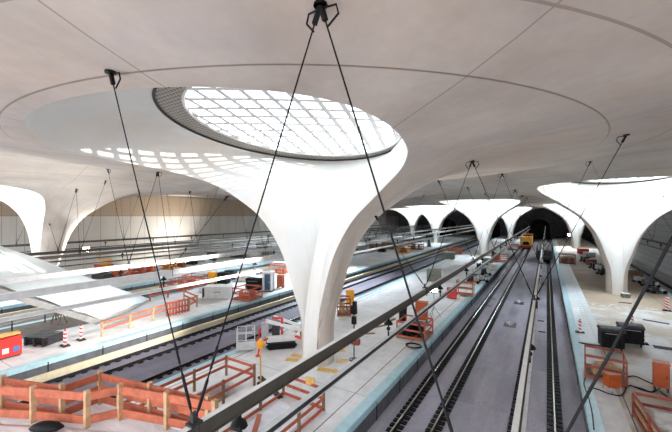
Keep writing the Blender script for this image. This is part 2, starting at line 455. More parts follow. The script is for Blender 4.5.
def make_bowl():
    loop = []
    for i in range(0, 8):
        a = 31 * i / 8; loop.append((*pol(.95, R(a)), 0.0, 180 - 9 * i / 8))
    for s, a, bb, q in EDGE:
        r, z = rz_of_s(s); loop.append((*pol(r, R(a)), z, q))
    left = [(-x, y, z, -q) for x, y, z, q in loop[1:-1]][::-1]
    loop = loop + left; n = len(loop); K = 26; vs, fs = [], []
    for x, y, z, q in loop:
        P = Vector((x, y, z)); qx, qy = pol(RING_R, R(q)); qy *= RING_E; Q = Vector((RING_C[0] + qx, RING_C[1] + qy, RING_Z - RING_T * qy)); dz = Q.z - P.z
        up = min(1, max(0, (11.3 - z) / 2.2)); h = Vector((Q.x - P.x, Q.y - P.y, 0))
        P1 = P + Vector((0, 0, dz * .52)) * up + (h * .10 + Vector((0, 0, dz * .75))) * (1 - up)
        P2 = Q - h * (.30 * up + .45 * (1 - up)) - Vector((0, 0, dz * (.16 * up + .05 * (1 - up))))
        for j in range(K + 1):
            t = j / K; vs.append((1 - t) ** 3 * P + 3 * (1 - t) ** 2 * t * P1 + 3 * (1 - t) * t * t * P2 + t ** 3 * Q)
    w_ = K + 1
    fs = [(i * w_ + j, ((i + 1) % n) * w_ + j, ((i + 1) % n) * w_ + j + 1, i * w_ + j + 1) for i in range(n) for j in range(K)]
    return MB().add(vs, fs)

def make_skylight(name):
    e = bpy.data.objects.new(name, None); C.objects.link(e); e['kind'] = 'structure'
    e['label'] = 'round roof light with diagonal white lattice'; e['category'] = 'roof light'
    RI = RING_R - .66; n = 72; OX, OY = .46, .10                     # the glazing sits off centre in the ring
    cs = [(math.cos(2 * math.pi * i / n), math.sin(2 * math.pi * i / n)) for i in range(n)]
    b = MB(); b.tube([(RING_R * x, RING_R * y, 0) for x, y in cs], .06, 6, closed=True); b.build('ring', 'dark', e, True)
    vs = [((RING_R - .03) * x, (RING_R - .03) * y, .05) for x, y in cs] + [(OX + RI * x, OY + RI * y, .10) for x, y in cs]
    MB().add(vs, [(i, (i + 1) % n, n + (i + 1) % n, n + i) for i in range(n)]).build('perforated_soffit', 'perf', e)
    b = MB(); b.tube([(OX + RI * x, OY + RI * y, .16) for x, y in cs], .08, 6, closed=True); b.build('curb', 'white', e, True)
    sag = .10
    def dome(x, y): return .20 + sag * max(0, 1 - (x * x + y * y) / (RI * RI))
    def bars(mb, off, w_, h_, dz):
        for a in (R(24), R(108)):
            ux, uy = math.cos(a), math.sin(a); vx, vy = -uy, ux; q = -math.floor(RI / pitch) * pitch
            while q < RI:
                o_ = q + off
                if abs(o_) < RI - .05:
                    L = math.sqrt(RI * RI - o_ * o_); m = max(2, int(L * 2 / .8)); pts = [(ux * t + vx * o_, uy * t + vy * o_) for t in [-L + 2 * L * i / m for i in range(m + 1)]]
                    for p, r in zip(pts, pts[1:]): mb.beam((p[0] + OX, p[1] + OY, dome(*p) + dz), (r[0] + OX, r[1] + OY, dome(*r) + dz), w_, h_)
                q += pitch
        return mb
    pitch = .92
    bars(MB(), 0, .20, .05, 0).build('lattice', 'white', e)
    bars(MB(), .125, .045, .02, .015).build('bar_shade', 'dark', e)  # dark strips drawn as the shade along one side of each bar
    vs = [(OX, OY, dome(0, 0) + .035)]; fs = []; rings = 8
    for k_ in range(1, rings + 1):
        for x, y in cs:
            r = RI * k_ / rings; vs.append((OX + r * x, OY + r * y, dome(r * x, r * y) + .035))
    for i in range(n): fs.append((0, 1 + i, 1 + (i + 1) % n))
    for k_ in range(rings - 1):
        for i in range(n): fs.append((1 + k_ * n + i, 1 + (k_ + 1) * n + i, 1 + (k_ + 1) * n + (i + 1) % n, 1 + k_ * n + (i + 1) % n))
    MB().add(vs, fs).build('pane', 'glass', e, True)
    return e

def hex_r(a):
    x, y = math.sin(a), -math.cos(a); best = 1e9
    for nx, ny in ((37.2, 0), (-37.2, 0), (18.6, 32), (-18.6, 32), (18.6, -32), (-18.6, -32)):
        L = math.hypot(nx, ny); d = (x * nx + y * ny) / L
        if d > 1e-6: best = min(best, (L / 2 + .2) / d)
    return best
HV = sorted([math.atan2(x, -y) for x, y in [(18.6, 0)]] )
cells = []
for i, x in enumerate(PX):
    ys = (17.3, 81.3, 145.3) if i % 2 == 0 else (49.3, 113.3)
    for y in ys: cells.append((i, x, y, True))
fills = [(-67.8, y) for y in (-14.7, 49.3, 113.3, 177.3)] + [(25.2, y) for y in (17.3, 81.3, 145.3)] + \
        [(-30.6, 177.3), (6.6, 177.3), (-30.6, -14.7), (6.6, -14.7)]
roof = MB(); loc = []
def clampw(cx, cy, x, y): return (min(max(cx + x, XL), XR), min(max(cy + y, Y0), Y1 + .1))
angs = sorted(set([2 * math.pi * i / 120 for i in range(120)]))
for (i, cx, cy, _) in cells:                      # ring of ceiling between a chalice and the edge of its hexagon
    vs = []; n = len(angs); K = 4
    for a in angs:
        ax, ay = pol(ROUT, a); r1 = hex_r(a)
        for j in range(K + 1):
            r = ROUT - .12 + (r1 - ROUT + .12) * j / K; x, y = pol(r, a); X, Y = clampw(cx, cy, x, y)
            vs.append((X, Y, z_of_r(math.hypot(X - cx, Y - cy)) + (.012 if j == 0 else 0)))
    fs = []
    for p in range(n):
        for j in range(K):
            q = (p * (K + 1) + j, p * (K + 1) + j + 1, ((p + 1) % n) * (K + 1) + j + 1, ((p + 1) % n) * (K + 1) + j)
            if (Vector(vs[q[0]]) - Vector(vs[q[1]])).length + (Vector(vs[q[3]]) - Vector(vs[q[2]])).length > .02: fs.append(q)
    roof.add(vs, fs); loc += [(v[0] - cx, v[1] - cy, v[2]) for v in vs]
for cx, cy in fills:
    vs = [(*clampw(cx, cy, 0, 0), 12.6)]; n = len(angs)
    for a in angs:
        r1 = hex_r(a); x, y = pol(r1, a); X, Y = clampw(cx, cy, x, y); vs.append((X, Y, z_of_r(r1)))
    roof.add(vs, [(0, 1 + p, 1 + (p + 1) % n) for p in range(n)]); loc += [(v[0] - cx, v[1] - cy, v[2]) for v in vs]
ro = roof.build('ceiling', 'shell', None, True); struct(ro)
a_ = ro.data.attributes.new('local', 'FLOAT_VECTOR', 'POINT'); a_.data.foreach_set('vector', [c for v in loc for c in v])

def cache_mesh(mb, nm, mat):
    o = mb.build(nm, mat, None, True); add_local(o, 0, 0); me = o.data; bpy.data.objects.remove(o); return me
shell_me = {True: cache_mesh(make_shell(XR - 6.6 - .02), 'shell', 'shell'), False: cache_mesh(make_shell(99), 'shell', 'shell')}
bowl_me = cache_mesh(make_bowl(), 'bowl', 'bowl')
sky_src = None
CL = {(0, 0): 'white concrete chalice column at the left edge of the photo, behind the film covered stairs',
      (2, 0): 'large white concrete chalice column in the middle foreground with wide roof opening',
      (3, 1): 'white concrete chalice column on the right platform with bright flat face'}
for (i, cx, cy, _) in cells:
    ky = 0 if cy < 20 else 1 if cy < 90 else 2
    ko = ['first', 'second', 'third'][ky - (i % 2)]
    lab = CL.get((i, ky)) or 'white concrete chalice column on the %s, %s along it from the near end' % (PNAME[i], ko)
    t = thing('chalice_column', lab, 'column', (cx, cy, 0), 0, 'concrete chalice columns carrying the roof')
    for nm, me in (('shell', shell_me[i == 3]), ('bowl', bowl_me)):
        o = bpy.data.objects.new(nm, me); C.objects.link(o); o.parent = t
        if nm == 'bowl': o['label'] = 'bright smooth inner face'
    k = cells.index((i, cx, cy, _)) + 1
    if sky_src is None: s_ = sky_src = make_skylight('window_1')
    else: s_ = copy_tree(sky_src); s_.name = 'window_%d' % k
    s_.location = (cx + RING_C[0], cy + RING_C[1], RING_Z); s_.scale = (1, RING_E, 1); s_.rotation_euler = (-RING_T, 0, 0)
    s_['label'] = 'round lattice roof light over the %s, %s along it' % (PNAME[i], ko)
    L = bpy.data.lights.new('daylight', 'AREA'); L.shape = 'DISK'; L.size = 13; L.energy = SKY_W * {(2, 0): .05, (0, 0): 1.5, (1, 1): 7.0}.get((i, ky), 1.0); L.color = (.95, .975, 1.0)
    lo = bpy.data.objects.new('daylight', L); C.objects.link(lo); lo.location = (cx + RING_C[0], cy + RING_C[1], 16.2)

# ------------------------------------------------------------------ tracks
def roof_z(X, Y):
    return z_of_r(min(math.hypot(X - cx, Y - cy) for _, cx, cy, _ in cells))
def in_opening(X, Y):
    for _, cx, cy, _ in cells:
        x, y = abs(X - cx), Y - cy
        if -13.5 < y < -.6 and x < 8.3 and (x / 8.3) ** 2 + ((y + 6) / 7.6) ** 2 < 1: return True
    return False
TSHORT = ['along the tan left wall', 'rearmost in far left trough', 'front in far left trough', 'beside the left platform',
          'left of the middle platform', 'of the yellow locomotive', 'of the flat wagon', 'along the grey right wall']
for ti, (tx, nm) in enumerate(zip(TRACKS, TNAME)):
    t = thing('railway_track', 'pair of steel rails on dark slab, ' + nm, 'railway track', (tx, 0, ZT), 0, 'railway tracks of the station hall')
    near = ti in (5, 6)
    for sgn in (-1, 1):
        b = MB(); x = sgn * .755
        b.box(x, (Y0 + Y1) / 2, 0, .15, Y1 - Y0, .03, m=1); b.box(x, (Y0 + Y1) / 2, .03, .03, Y1 - Y0, .11, m=1)
        b.box(x, (Y0 + Y1) / 2, .14, .085, Y1 - Y0, .035, m=1); b.box(x, (Y0 + Y1) / 2, .175, .065, Y1 - Y0, .008)
        b.build('rail', ['rail_top', 'rail_side'], t)
    st = MB(); src = None; step = .42 if near else .65
    for n in range(int(150 / step)):
        y = 4.5 + n * step
        for x in (-.755, .755):
            for e in (-1, 1):
                if near and n < 25:
                    if src is None:
                        b = MB(); b.box(0, 0, 0, .25, .27, .05); b.tube([(-.06, 0, .05), (0, .05, .09), (.06, 0, .05)], .02, 5)
                        src = o = b.build('rail_clip', 'black', t)
                    else: o = src.copy(); C.objects.link(o); o.parent = t
                    o.location = (x + e * .19, y, 0)
                else: st.box(x + e * .19, y, 0, .25, .27, .06)
    o = st.build('rail_clip', 'black', t); o['kind'] = 'stuff'

# ------------------------------------------------------------------ overhead conductor rails and the cables they hang from
ZB = 4.95
def conductor(ti, ylist):
    tx = TRACKS[ti]
    t = thing('conductor_rail', 'long pale overhead conductor rail above the track ' + TSHORT[ti], 'overhead rail', (tx, 0, ZB + (.33 if ti in (3, 4) else 0)), 0, 'overhead conductor rails')
    ya, yb = -6.5, 140.0; yc = (ya + yb) / 2; L = yb - ya
    b = MB(); b.box(0, yc, -.16, .05, L, .30, m=1); b.box(0, yc, -.17, .11, L, .03, m=1); b.box(0, yc, .13, .10, L, .02); b.build('support_beam', ['white', 'lgrey' if ti in (3, 4) else 'beam_shade'], t)  # side plates coloured dark as shade, pale where the beam is lit
    b = MB(); b.box(0, yc, -1.0, .12, L, .03); b.box(-.05, yc, -.97, .025, L, .12, m=1); b.box(.05, yc, -.97, .025, L, .12, m=1); b.box(0, yc, -.85, .14, L, .02); b.box(0, yc, -1.03, .04, L, .04, m=1); b.build('contact_rail', ['white', 'lgrey'] if ti in (3, 4) else ['lgrey', 'dark'], t)  # rail sides darkened as shade too, pale on the lit rails
    y = 4.8; src = None
    while y < 110:
        if src is None:
            b = MB(); b.lathe([(.03, -.85), (.03, -.62), (.07, -.60), (.07, -.52), (.03, -.50), (.03, -.44), (.17, -.40), (.15, -.34), (.05, -.24), (.05, -.16)], 10)
            src = o = b.build('insulator', 'black', t)
        else: o = src.copy(); C.objects.link(o); o.parent = t
        o.location = (0, y, 0); y += 7.4
    src = None
    for y in ylist:
        if src is None:
            b = MB(); b.box(0, 0, .15, .18, .22, .04); b.box(0, 0, .19, .07, .10, .16); b.tube([(-.1, 0, .17), (-.1, 0, -.2), (.1, 0, -.2), (.1, 0, .17)], .02, 6)
            src = o = b.build('hanger_clamp', 'dark', t)
        else: o = src.copy(); C.objects.link(o); o.parent = t
        o.location = (0, y, 0)
def cable(ti, row, side, ax, y):
    tx = TRACKS[ti]; n = 0; yj = y; y += .15 if side < 0 and ti in (1, 3, 5) and row == 0 else .77
    while in_opening(ax, y) and n < 60: ax += .2 * side * (1 if abs(ax - tx) < 4 else -1); n += 1
    top = Vector((ax, y, roof_z(ax, y))); bot = Vector((tx + side * .06, yj, ZB + .30 + (.33 if ti in (3, 4) else 0))); 
    t = thing('suspension_cable', 'steel cable, %s leg of %s V from camera over track %s' % ('left' if side < 0 else 'right', ORD[row], TSHORT[ti]), 'cable', tuple(bot), 0, 'cables hanging the overhead rails')
    v = top - bot; d = v.normalized(); L = v.length
    MB().tube([d * .02, d * (L - .05)], .0135, 6).build('rod', 'black', t)
    if row < 6:
        b = MB(); b.tube([d * .05, d * .12, d * .18, d * .62, d * .70], [.013, .026, .028, .026, .0135], 8); b.tube([d * .85, d * 1.25], .021, 8); b.build('turnbuckle', 'black', t)
        b = MB(); n_ = Vector((0, 0, 1)); p = d * L
        b.lathe([(.11, p.z - .03), (.11, p.z + .02)], 12, p.x, p.y); b.beam(p, p - d * .32, .07, .07)
        b.tube([p + Vector((-.04, .03, -.04)), p + Vector((-.26 * side, .05, -.05)), p + Vector((-.30 * side, .05, -.20)), p - d * .42 + Vector((0, .03, 0))], .017, 6)
        b.build('ceiling_anchor', 'black', t)
NROW = {0: 7, 1: 7, 2: 7, 3: 7, 4: 7, 5: 9, 6: 9, 7: 6}
for ti, tx in enumerate(TRACKS):
    ys = [(12.7 if ti in (3, 4) else 2.8 if ti in (1, 2) else 3.8) + 12.95 * k_ for k_ in range(NROW[ti])]
    conductor(ti, ys)
    if ti in (0, 7): la, ra = tx - 2.6, tx + (2.6 if ti == 0 else 1.4)
    elif ti in (1, 3, 5): la, ra = tx - 2.99, tx + 2.03
    else: la, ra = tx - 2.59, tx + 3.1
    for k_, y in enumerate(ys):
        cable(ti, k_, -1, la, y); cable(ti, k_, 1, ra, y)

# ------------------------------------------------------------------ builders for the site equipment
def railing(label, pts, z=0.0, h=1.0, post='wood', rail='red', toe=True, group=None, pw=.10, bw=.16, every=1.9, cat='railing', board=None, levels=None):
    o0 = Vector((*pts[0], z)); t = thing('site_railing', label, cat, tuple(o0), 0, group)
    pl = []
    for p, q in zip(pts, pts[1:]):
        L = math.hypot(q[0] - p[0], q[1] - p[1]); n = max(1, round(L / every))
        for i in range(n): pl.append((p[0] + (q[0] - p[0]) * i / n, p[1] + (q[1] - p[1]) * i / n))
        for zz in (levels or ([h - bw / 2, h * .52] + ([.10] if toe else []))):
            b = MB(); b.beam((p[0] - o0.x, p[1] - o0.y, zz), (q[0] - o0.x, q[1] - o0.y, zz), .045, bw); b.build('rail', rail, t)
    if pts[0] != pts[-1]: pl.append(pts[-1])
    for p in pl:
        b = MB(); b.box(p[0] - o0.x, p[1] - o0.y, 0, pw, pw, h + .06); b.build('post', post, t)
    if board:
        b = MB(); b.box(board[0] - o0.x, board[1] - o0.y, h - .1, .45, .06, .34); b.build('sign_board', 'yellow', t)
    return t
def pen(label, loc, w_, d_, h=1.1, rz=0, frame='brownred', group=None, tiers=3, fill=None, name='site_crate'):
    """open crate of red frames"""
    t = thing(name, label, 'crate', loc, rz, group)
    for x in (-w_ / 2, w_ / 2):
        for y in (-d_ / 2, d_ / 2): MB().box(x, y, 0, .07, .07, h).build('post', frame, t)
    for k_ in range(tiers):
        z = .12 + (h - .2) * k_ / max(1, tiers - 1)
        for s_ in (-1, 1):
            MB().box(0, s_ * d_ / 2, z, w_ + .08, .035, .12).build('rail', frame, t); MB().box(s_ * w_ / 2, 0, z, .035, d_, .12).build('rail', frame, t)
    MB().box(0, 0, .06, w_, d_, .05).build('base_board', 'plank', t)
    if fill:
        b = MB(); rnd = random.Random(len(label))
        for k_ in range(5): b.box(rnd.uniform(-.3, .3) * w_, rnd.uniform(-.3, .3) * d_, .11, w_ * rnd.uniform(.15, .3), d_ * rnd.uniform(.15, .3), h * rnd.uniform(.25, .7), rnd.uniform(0, 1))
        b.build('contents', fill, t)
    return t
def cabinet(label, loc, rz=0, w_=.8, d_=.5, h=1.25, col='orange', group=None):
    t = thing('power_cabinet', label, 'cabinet', loc, rz, group)
    MB().box(0, 0, .18, w_, d_, h - .18).build('body', col, t, bevel=.02)
    b = MB(); b.box(0, -d_ / 2 - .012, .26, w_ * .86, .02, h - .36); dr = b.build('door', col, t); MB().box(w_ * .3, -d_ / 2 - .04, h * .5, .04, .04, .14).build('handle', 'dark', dr)
    for x in (-w_ / 2 + .06, w_ / 2 - .06): MB().box(x, 0, 0, .07, d_ * 1.1, .18).build('leg', 'dark', t)
    MB().box(0, 0, h, w_ + .06, d_ + .06, .05).build('roof', col, t)
    return t
def toilet(label, loc, rz=0):
    t = thing('portable_toilet', label, 'portable toilet', loc, rz)
    MB().box(0, 0, 0, 1.16, 1.16, .12).build('base', 'dark', t)
    MB().box(0, 0, .12, 1.1, 1.1, 2.0).build('cabin', 'lgrey', t, bevel=.03)
    for x in (-.5, .5):
        for y in (-.5, .5): MB().box(x, y, .12, .16, .16, 2.0).build('corner_post', 'white', t)
    b = MB(); b.box(0, -.565, .2, .62, .03, 1.8); d = b.build('door', 'navy', t); MB().box(.22, -.6, 1.05, .05, .05, .12).build('handle', 'white', d)
    b = MB(); b.box(0, 0, 2.12, 1.2, 1.2, .10); b.box(0, 0, 2.22, 1.0, 1.0, .12, tap=.7); b.build('roof', 'white', t)
    MB().tube([(.3, .35, 2.2), (.3, .35, 2.55)], .06, 8).build('vent_pipe', 'dark', t)
    return t
def dumpster(label, loc, rz=0, w_=1.35, d_=1.05, h=1.2, lid='dark'):
    t = thing('waste_container', label, 'waste container', loc, rz)
    b = MB(); b.prism([(-d_ * .42, .2), (d_ * .42, .2), (d_ * .5, h), (-d_ * .5, h)], 'x', -w_ / 2, w_ / 2)
    for i in range(5): b.box(-w_ / 2 + w_ * (i + .5) / 5, -d_ * .47, .3, .06, .06, h - .42)
    b.build('body', 'black', t)
    b = MB(); n = 8
    poly = [(-d_ * .54, h), (d_ * .54, h)] + [(d_ * .54 * math.cos(math.pi * i / n), h + .05 + .2 * math.sin(math.pi * i / n)) for i in range(n + 1)]
    b.prism(poly, 'x', -w_ / 2 - .04, w_ / 2 + .04); b.build('lid', lid, t)
    for x in (-w_ * .4, w_ * .4):
        for y in (-d_ * .32, d_ * .32): MB().tube([(x - .03, y, .1), (x + .03, y, .1)], .1, 12).build('wheel', 'dark', t)
    MB().tube([(-w_ * .35, -d_ * .56, h - .08), (w_ * .35, -d_ * .56, h - .08)], .02, 6).build('handle', 'grey', t)
    return t
def beacon(label, loc, h=1.0, w_=.16, board=False):
    t = thing('traffic_beacon', label, 'beacon', loc)
    b = MB(); b.box(0, 0, 0, .62, .40, .10, tap=.85); b.build('base', 'black', t)
    if board: MB().box(0, 0, .1, .30, .05, h - .1, m=0).build('striped_board', 'stripe', t)
    else: MB().lathe([(w_ * .5, .1), (w_ * .5, h - .05), (w_ * .25, h)], 12).build('striped_post', 'stripe', t)
    MB().box(0, 0, h, .07, .07, .08).build('cap', 'redp', t)
    return t
def pallets(label, loc, n=3, rz=0, col='plank', w_=1.2, d_=.8, group=None):
    src = None
    for k_ in range(n):
        t = thing('pallet', label if n == 1 else '%s, %s of its stack' % (label, ['bottom one', 'second from bottom', 'third from bottom', 'fourth from bottom'][k_] if k_ < n - 1 else 'topmost'), 'pallet', (loc[0], loc[1], loc[2] + k_ * .15), rz + (.06 * (k_ % 2)), group)
        b = MB()
        for i in range(5): b.box(0, -d_ / 2 + d_ * (i + .5) / 5, .115, w_, d_ / 5 * .7, .025)
        b.build('deck_boards', col, t)
        for x in (-w_ * .45, 0, w_ * .45):
            MB().box(x, 0, 0, .12, d_, .115).build('bearer', col, t)
def planks(label, loc, L=2.2, n=3, rz=0, col='wood', group=None):
    for k_ in range(n):
        b = MB(); b.box(0, 0, 0, .22, L * (1 - .08 * k_), .045)
        o = b.build('plank', col); o.location = (loc[0] + k_ * .25, loc[1] + .2 * (k_ % 2), loc[2]); o.rotation_euler = (0, 0, rz + .05 * k_)
        tag(o, label if n == 1 else '%s, %s from the left' % (label, ORD[k_]), 'plank', group)
def toolbox(label, loc, w_, d_, h, col, rz=0, lid=None, cat='box', name='site_box', group=None):
    t = thing(name, label, cat, loc, rz, group)
    MB().box(0, 0, .06, w_, d_, h - .10).build('body', col, t, bevel=.02)
    MB().box(0, 0, h - .04, w_ + .05, d_ + .05, .05).build('lid', lid or col, t)
    for x in (-w_ * .38, w_ * .38): MB().box(x, 0, 0, .08, d_ * .9, .06).build('skid', 'dark', t)
    MB().box(0, -d_ / 2 - .015, h * .55, w_ * .3, .03, .05).build('handle', 'dark', t)
    return t
def machine(label, loc, w_, d_, h, col, rz=0, lid=None):
    """small wheeled site machine: frame, engine block, hood, wheels, drawbar, hose"""
    t = thing('site_machine', label, 'machine', loc, rz); rnd = random.Random(len(label) * 7 + int(w_ * 10))
    MB().box(0, 0, .22, w_, d_, .12).build('frame', 'dark', t)
    MB().box(-w_ * .2, 0, .34, w_ * .5, d_ * .8, h * .55).build('engine_block', col, t, bevel=.03)
    b = MB(); b.prism([(-d_ * .3, .34), (d_ * .3, .34), (d_ * .22, h * .8), (-d_ * .22, h * .8)], 'x', w_ * .12, w_ * .46); b.build('hood', 'lgrey' if rnd.random() < .5 else 'black', t)
    for x in (-w_ * .38, w_ * .38):
        for y in (-d_ * .5, d_ * .5): MB().tube([(x, y - .06, .2), (x, y + .06, .2)], .2, 12).build('wheel', 'black', t)
    b = MB(); b.tube([(-w_ * .45, -d_ * .35, .3), (-w_ * .45, -d_ * .35, h), (-w_ * .45, d_ * .35, h), (-w_ * .45, d_ * .35, .3)], .035, 6); b.build('handle_bar', 'grey', t)
    MB().tube([(-w_ * .1, -d_ * .3, .34 + h * .55), (0, -d_ * .1, h * 1.05), (w_ * .2, d_ * .1, h * 1.0), (w_ * .3, d_ * .2, h * .75)], .05, 8).build('hose', 'black', t)
    MB().box(w_ * .3, -d_ * .42, .34, w_ * .25, d_ * .15, h * .4).build('tool_tray', rnd.choice(['redp', 'white', 'wood', 'lgrey']), t)
    return t
def coil(label, loc, r=.45, n=4):
    pts = []
    for i in range(n * 16):
        a = 2 * math.pi * i / 16; rr = r * (1 + .12 * math.sin(i * .37)); pts.append((rr * math.cos(a), rr * .8 * math.sin(a), .03 + .022 * (i / 16)))
    o = MB().tube(pts, .022, 6).build('cable_coil', 'black', None, True); o.location = loc; return tag(o, label, 'cable')
def loose_cable(label, pts, r=.028, col='black'):
    P = catmull([(*p,) for p in pts], 6); o0 = Vector(P[0])
    o = MB().tube([Vector(p) - o0 for p in P], r, 6).build('floor_cable', col, None, True); o.location = o0; return tag(o, label, 'cable')
def work_light(label, loc, h, aim, energy, face='lamp', size=.55, cone=140):
    t = thing('work_light', label, 'work light', loc)
    for k_ in range(3):
        a = 2 * math.pi * k_ / 3 + .4; MB().tube([(0, 0, .9), (.6 * math.cos(a), .6 * math.sin(a), 0)], .02, 6).build('leg', 'dark', t)
    MB().tube([(0, 0, .85), (0, 0, h)], .025, 6).build('pole', 'grey', t)
    d = Vector(aim).normalized(); p = Vector((0, 0, h + .15))
    b = MB(); b.beam(p - d * .12, p + d * .02, size, size * .7); hd = b.build('lamp_head', 'dark', t)
    b = MB(); b.beam(p + d * .021, p + d * .03, size * .9, size * .62); b.build('lamp_glass', face, hd)
    L = bpy.data.lights.new('work_lamp', 'SPOT'); L.energy = energy; L.spot_size = R(cone); L.spot_blend = .6; L.shadow_soft_size = .25; L.color = (1, .96, .9)
    lo = bpy.data.objects.new('work_lamp', L); C.objects.link(lo); lo.parent = t; lo.location = p + d * .3; lo.rotation_euler = d.to_track_quat('-Z', 'Y').to_euler()
    return t
def sheet(name, label, cat, pts4, nx, ny, amp, mat, thick=.02, seed=1, kind=None):
    """draped sheet over a quad of four 3D corners, with folds"""
    rnd = random.Random(seed); o0 = Vector(pts4[0]); vs = []; fs = []
    ph = [(rnd.uniform(.6, 2.6), rnd.uniform(-2.6, 2.6), rnd.uniform(0, 6)) for _ in range(6)]
    for i in range(nx + 1):
        for j in range(ny + 1):
            u, v = i / nx, j / ny
            p = (Vector(pts4[0]) * (1 - u) + Vector(pts4[1]) * u) * (1 - v) + (Vector(pts4[3]) * (1 - u) + Vector(pts4[2]) * u) * v
            q = sum(math.sin(p.x * a + p.y * b_ + c) for a, b_, c in ph) / 6
            edge = min(1, 6 * min(u, 1 - u, v, 1 - v) + .15)
            vs.append(tuple(p - o0 + Vector((0, 0, thick + amp * max(.05, .5 + q) * edge))))
    for i in range(nx):
        for j in range(ny): a = i * (ny + 1) + j; fs.append((a, a + ny + 1, a + ny + 2, a + 1))
    o = MB().add(vs, fs).build(name, mat, None, True); o.location = o0
    s_ = o.modifiers.new('thickness', 'SOLIDIFY'); s_.thickness = .012; s_.offset = 1
    return tag(o, label, cat)

# ------------------------------------------------------------------ foreground: raised landing with tarp and red railings
ZD = 2.6
poly = [(-16.6, 3.3), (-14.8, 3.9), (-12.35, 4.6), (-12.35, 5.7), (-7.75, 6.55), (-7.75, -2), (-16.6, -2)]
t = thing('stair_landing', 'raised concrete landing under white tarp at the lower left', 'landing', (-12, 2, 0))
b = MB(); n = len(poly); vs = [(x + 12, y - 2, 0) for x, y in poly] + [(x + 12, y - 2, ZD) for x, y in poly]
b.add(vs, [tuple(range(n)), tuple(range(n, 2 * n))[::-1]] + [(i, n + i, n + (i + 1) % n, (i + 1) % n) for i in range(n)]); b.build('body', 'conc', t)
b = MB(); b.add([(x + 12, y - 2, ZD + .004) for x, y in poly], [tuple(range(n))[::-1]]); b.build('tarp_cover', 'tarp', t)
def topz(px, py, z): return tuple(at(px, py, z)[:2])
sheet('tarp', 'white tarp spread over the raised landing at the lower left corner', 'tarp', [(-16.4, -1.2, ZD), (-7.9, -1.2, ZD), (-7.9, 6.22, ZD), (-16.4, 2.2, ZD)], 60, 40, .22, 'tarp', .02, 3)
sheet('tarp', 'narrow white tarp strip between the two red railings at lower left', 'tarp', [(-10.6, 5.75, ZD), (-8.5, 6.15, ZD), (-8.5, 6.33, ZD), (-10.6, 5.95, ZD)], 30, 6, .06, 'tarp', .02, 9)
fr_near = [topz(-60, 383, 3.6), topz(33, 388, 3.6), topz(87, 392.5, 3.6), topz(120, 386, 3.6), topz(167, 393.5, 3.6), topz(215, 402, 3.6)]
railing('orange-red wooden railing with pale posts along the front of the white tarp', fr_near, ZD, 1.0, 'wood', 'redl', True, None, .13, .23, 2.0, levels=(.88, .22))
fr_far = [topz(-50, 369, 3.62), topz(62, 385, 3.62), topz(100, 372, 3.62), topz(208, 397, 3.62)]
fr_far = [(x, min(y, 6.45)) for x, y in fr_far]
railing('orange-red wooden railing behind, along the far edge of the raised landing', fr_far, ZD, 1.0, 'wood', 'redl', True, None, .12, .22, 2.1, levels=(.88, .50, .18))
# black lump standing in for the dark opening in the tarp
p = at(64, 428, ZD)
o = MB().lathe([(.05, 0), (.5, .02), (.62, .10), (.5, .24), (.28, .34), (.06, .36)], 14).build('tarp_opening', 'black', None, True); o.location = (p.x, p.y - .40, ZD + .16); o.scale = (.75, .35, .6); o.rotation_euler = (0, 0, TH); tag(o, 'black lump for the dark opening in the white tarp in front of the railing', 'opening')
# ------------------------------------------------------------------ middle platform
railing('red railing with brown posts round the open escalator pit', [(-14.8, 7.1), (-14.8, 13.1), (-12.7, 13.05), (-12.7, 7.1)], 0, 1.02, 'plank', 'red', False, None, .10, .13, 2.0)
railing('red railing with yellow board round the white film, before the chalice column', [(-10.85, 8.4), (-10.85, 13.1), (-8.45, 12.95), (-8.45, 7.6)], 0, 1.02, 'plank', 'red', True, None, .10, .13, 1.7, board=(-9.2, 13.0))
b = MB(); b.box(0, 0, 0, 1.3, 2.4, .42); o = b.build('formwork_block', 'plank'); o.location = (-13.7, 11.2, ZT); tag(o, 'brown plywood formwork inside the open pit', 'formwork')
sheet('film_sheet', 'crumpled white film inside the red railing with the yellow board', 'film', [(-10.6, 7.4, 0), (-8.7, 7.4, 0), (-8.7, 12.2, 0), (-10.6, 12.6, 0)], 30, 40, .14, 'tarp', .01, 5)
b = MB(); b.beam((0, 0, .03), (1.0, -1.5, .03), .20, .05); o = b.build('plank', 'redl'); o.location = (-10.4, 11.0, .17); tag(o, 'pale red loose plank lying across the white film', 'plank')
b = MB(); b.box(0, 0, 0, .25, 2.6, .08); o = b.build('steel_channel', 'dark'); o.location = (-11.9, 13.3, 0); o.rotation_euler = (0, 0, R(65)); tag(o, 'dark steel channel on the floor between the two pit railings', 'channel')
t = thing('marker_post', 'thin yellow post with orange tip at the corner of the pit railing', 'post', (-12.55, 13.35, 0))
MB().tube([(0, 0, 0), (0, 0, 1.9)], .04, 8).build('post', 'yellow', t); MB().lathe([(.05, 1.8), (.2, 1.9), (.22, 2.1), (.1, 2.25)], 12).build('tip', 'loco', t); MB().lathe([(.2, 0), (.2, .05)], 12).build('foot', 'dark', t)
for k_, (px, py, a) in enumerate([(292, 360, .3), (297, 356, .1), (339, 351, .9), (324, 370, .2), (337, 372.5, -.3), (342, 361, .5)]):
    p = at(px, py); b = MB(); b.box(0, 0, 0, .75, .42, .03); o = b.build('plywood_piece', 'yellow'); o.location = (p.x, p.y, 0.0); o.rotation_euler = (0, 0, a)
    tag(o, ['yellow plywood piece at the left foot of the chalice column', 'yellow plywood piece behind another at the left of the column foot', 'yellow plywood piece farthest right of the column foot', 'yellow plywood piece directly before the column foot', 'yellow plywood piece right of the one before the column foot', 'yellow plywood piece touching the right side of the column foot'][k_], 'plywood')
work_light('added tripod light hidden behind the chalice column, brightening the wrapped stairs', (-14.6, 20.3, 0), 4.2, (-16.4, -9.5, .1), 17000, 'lamp', .8, 66)  # added lamp out of view, only there to lift the stair film
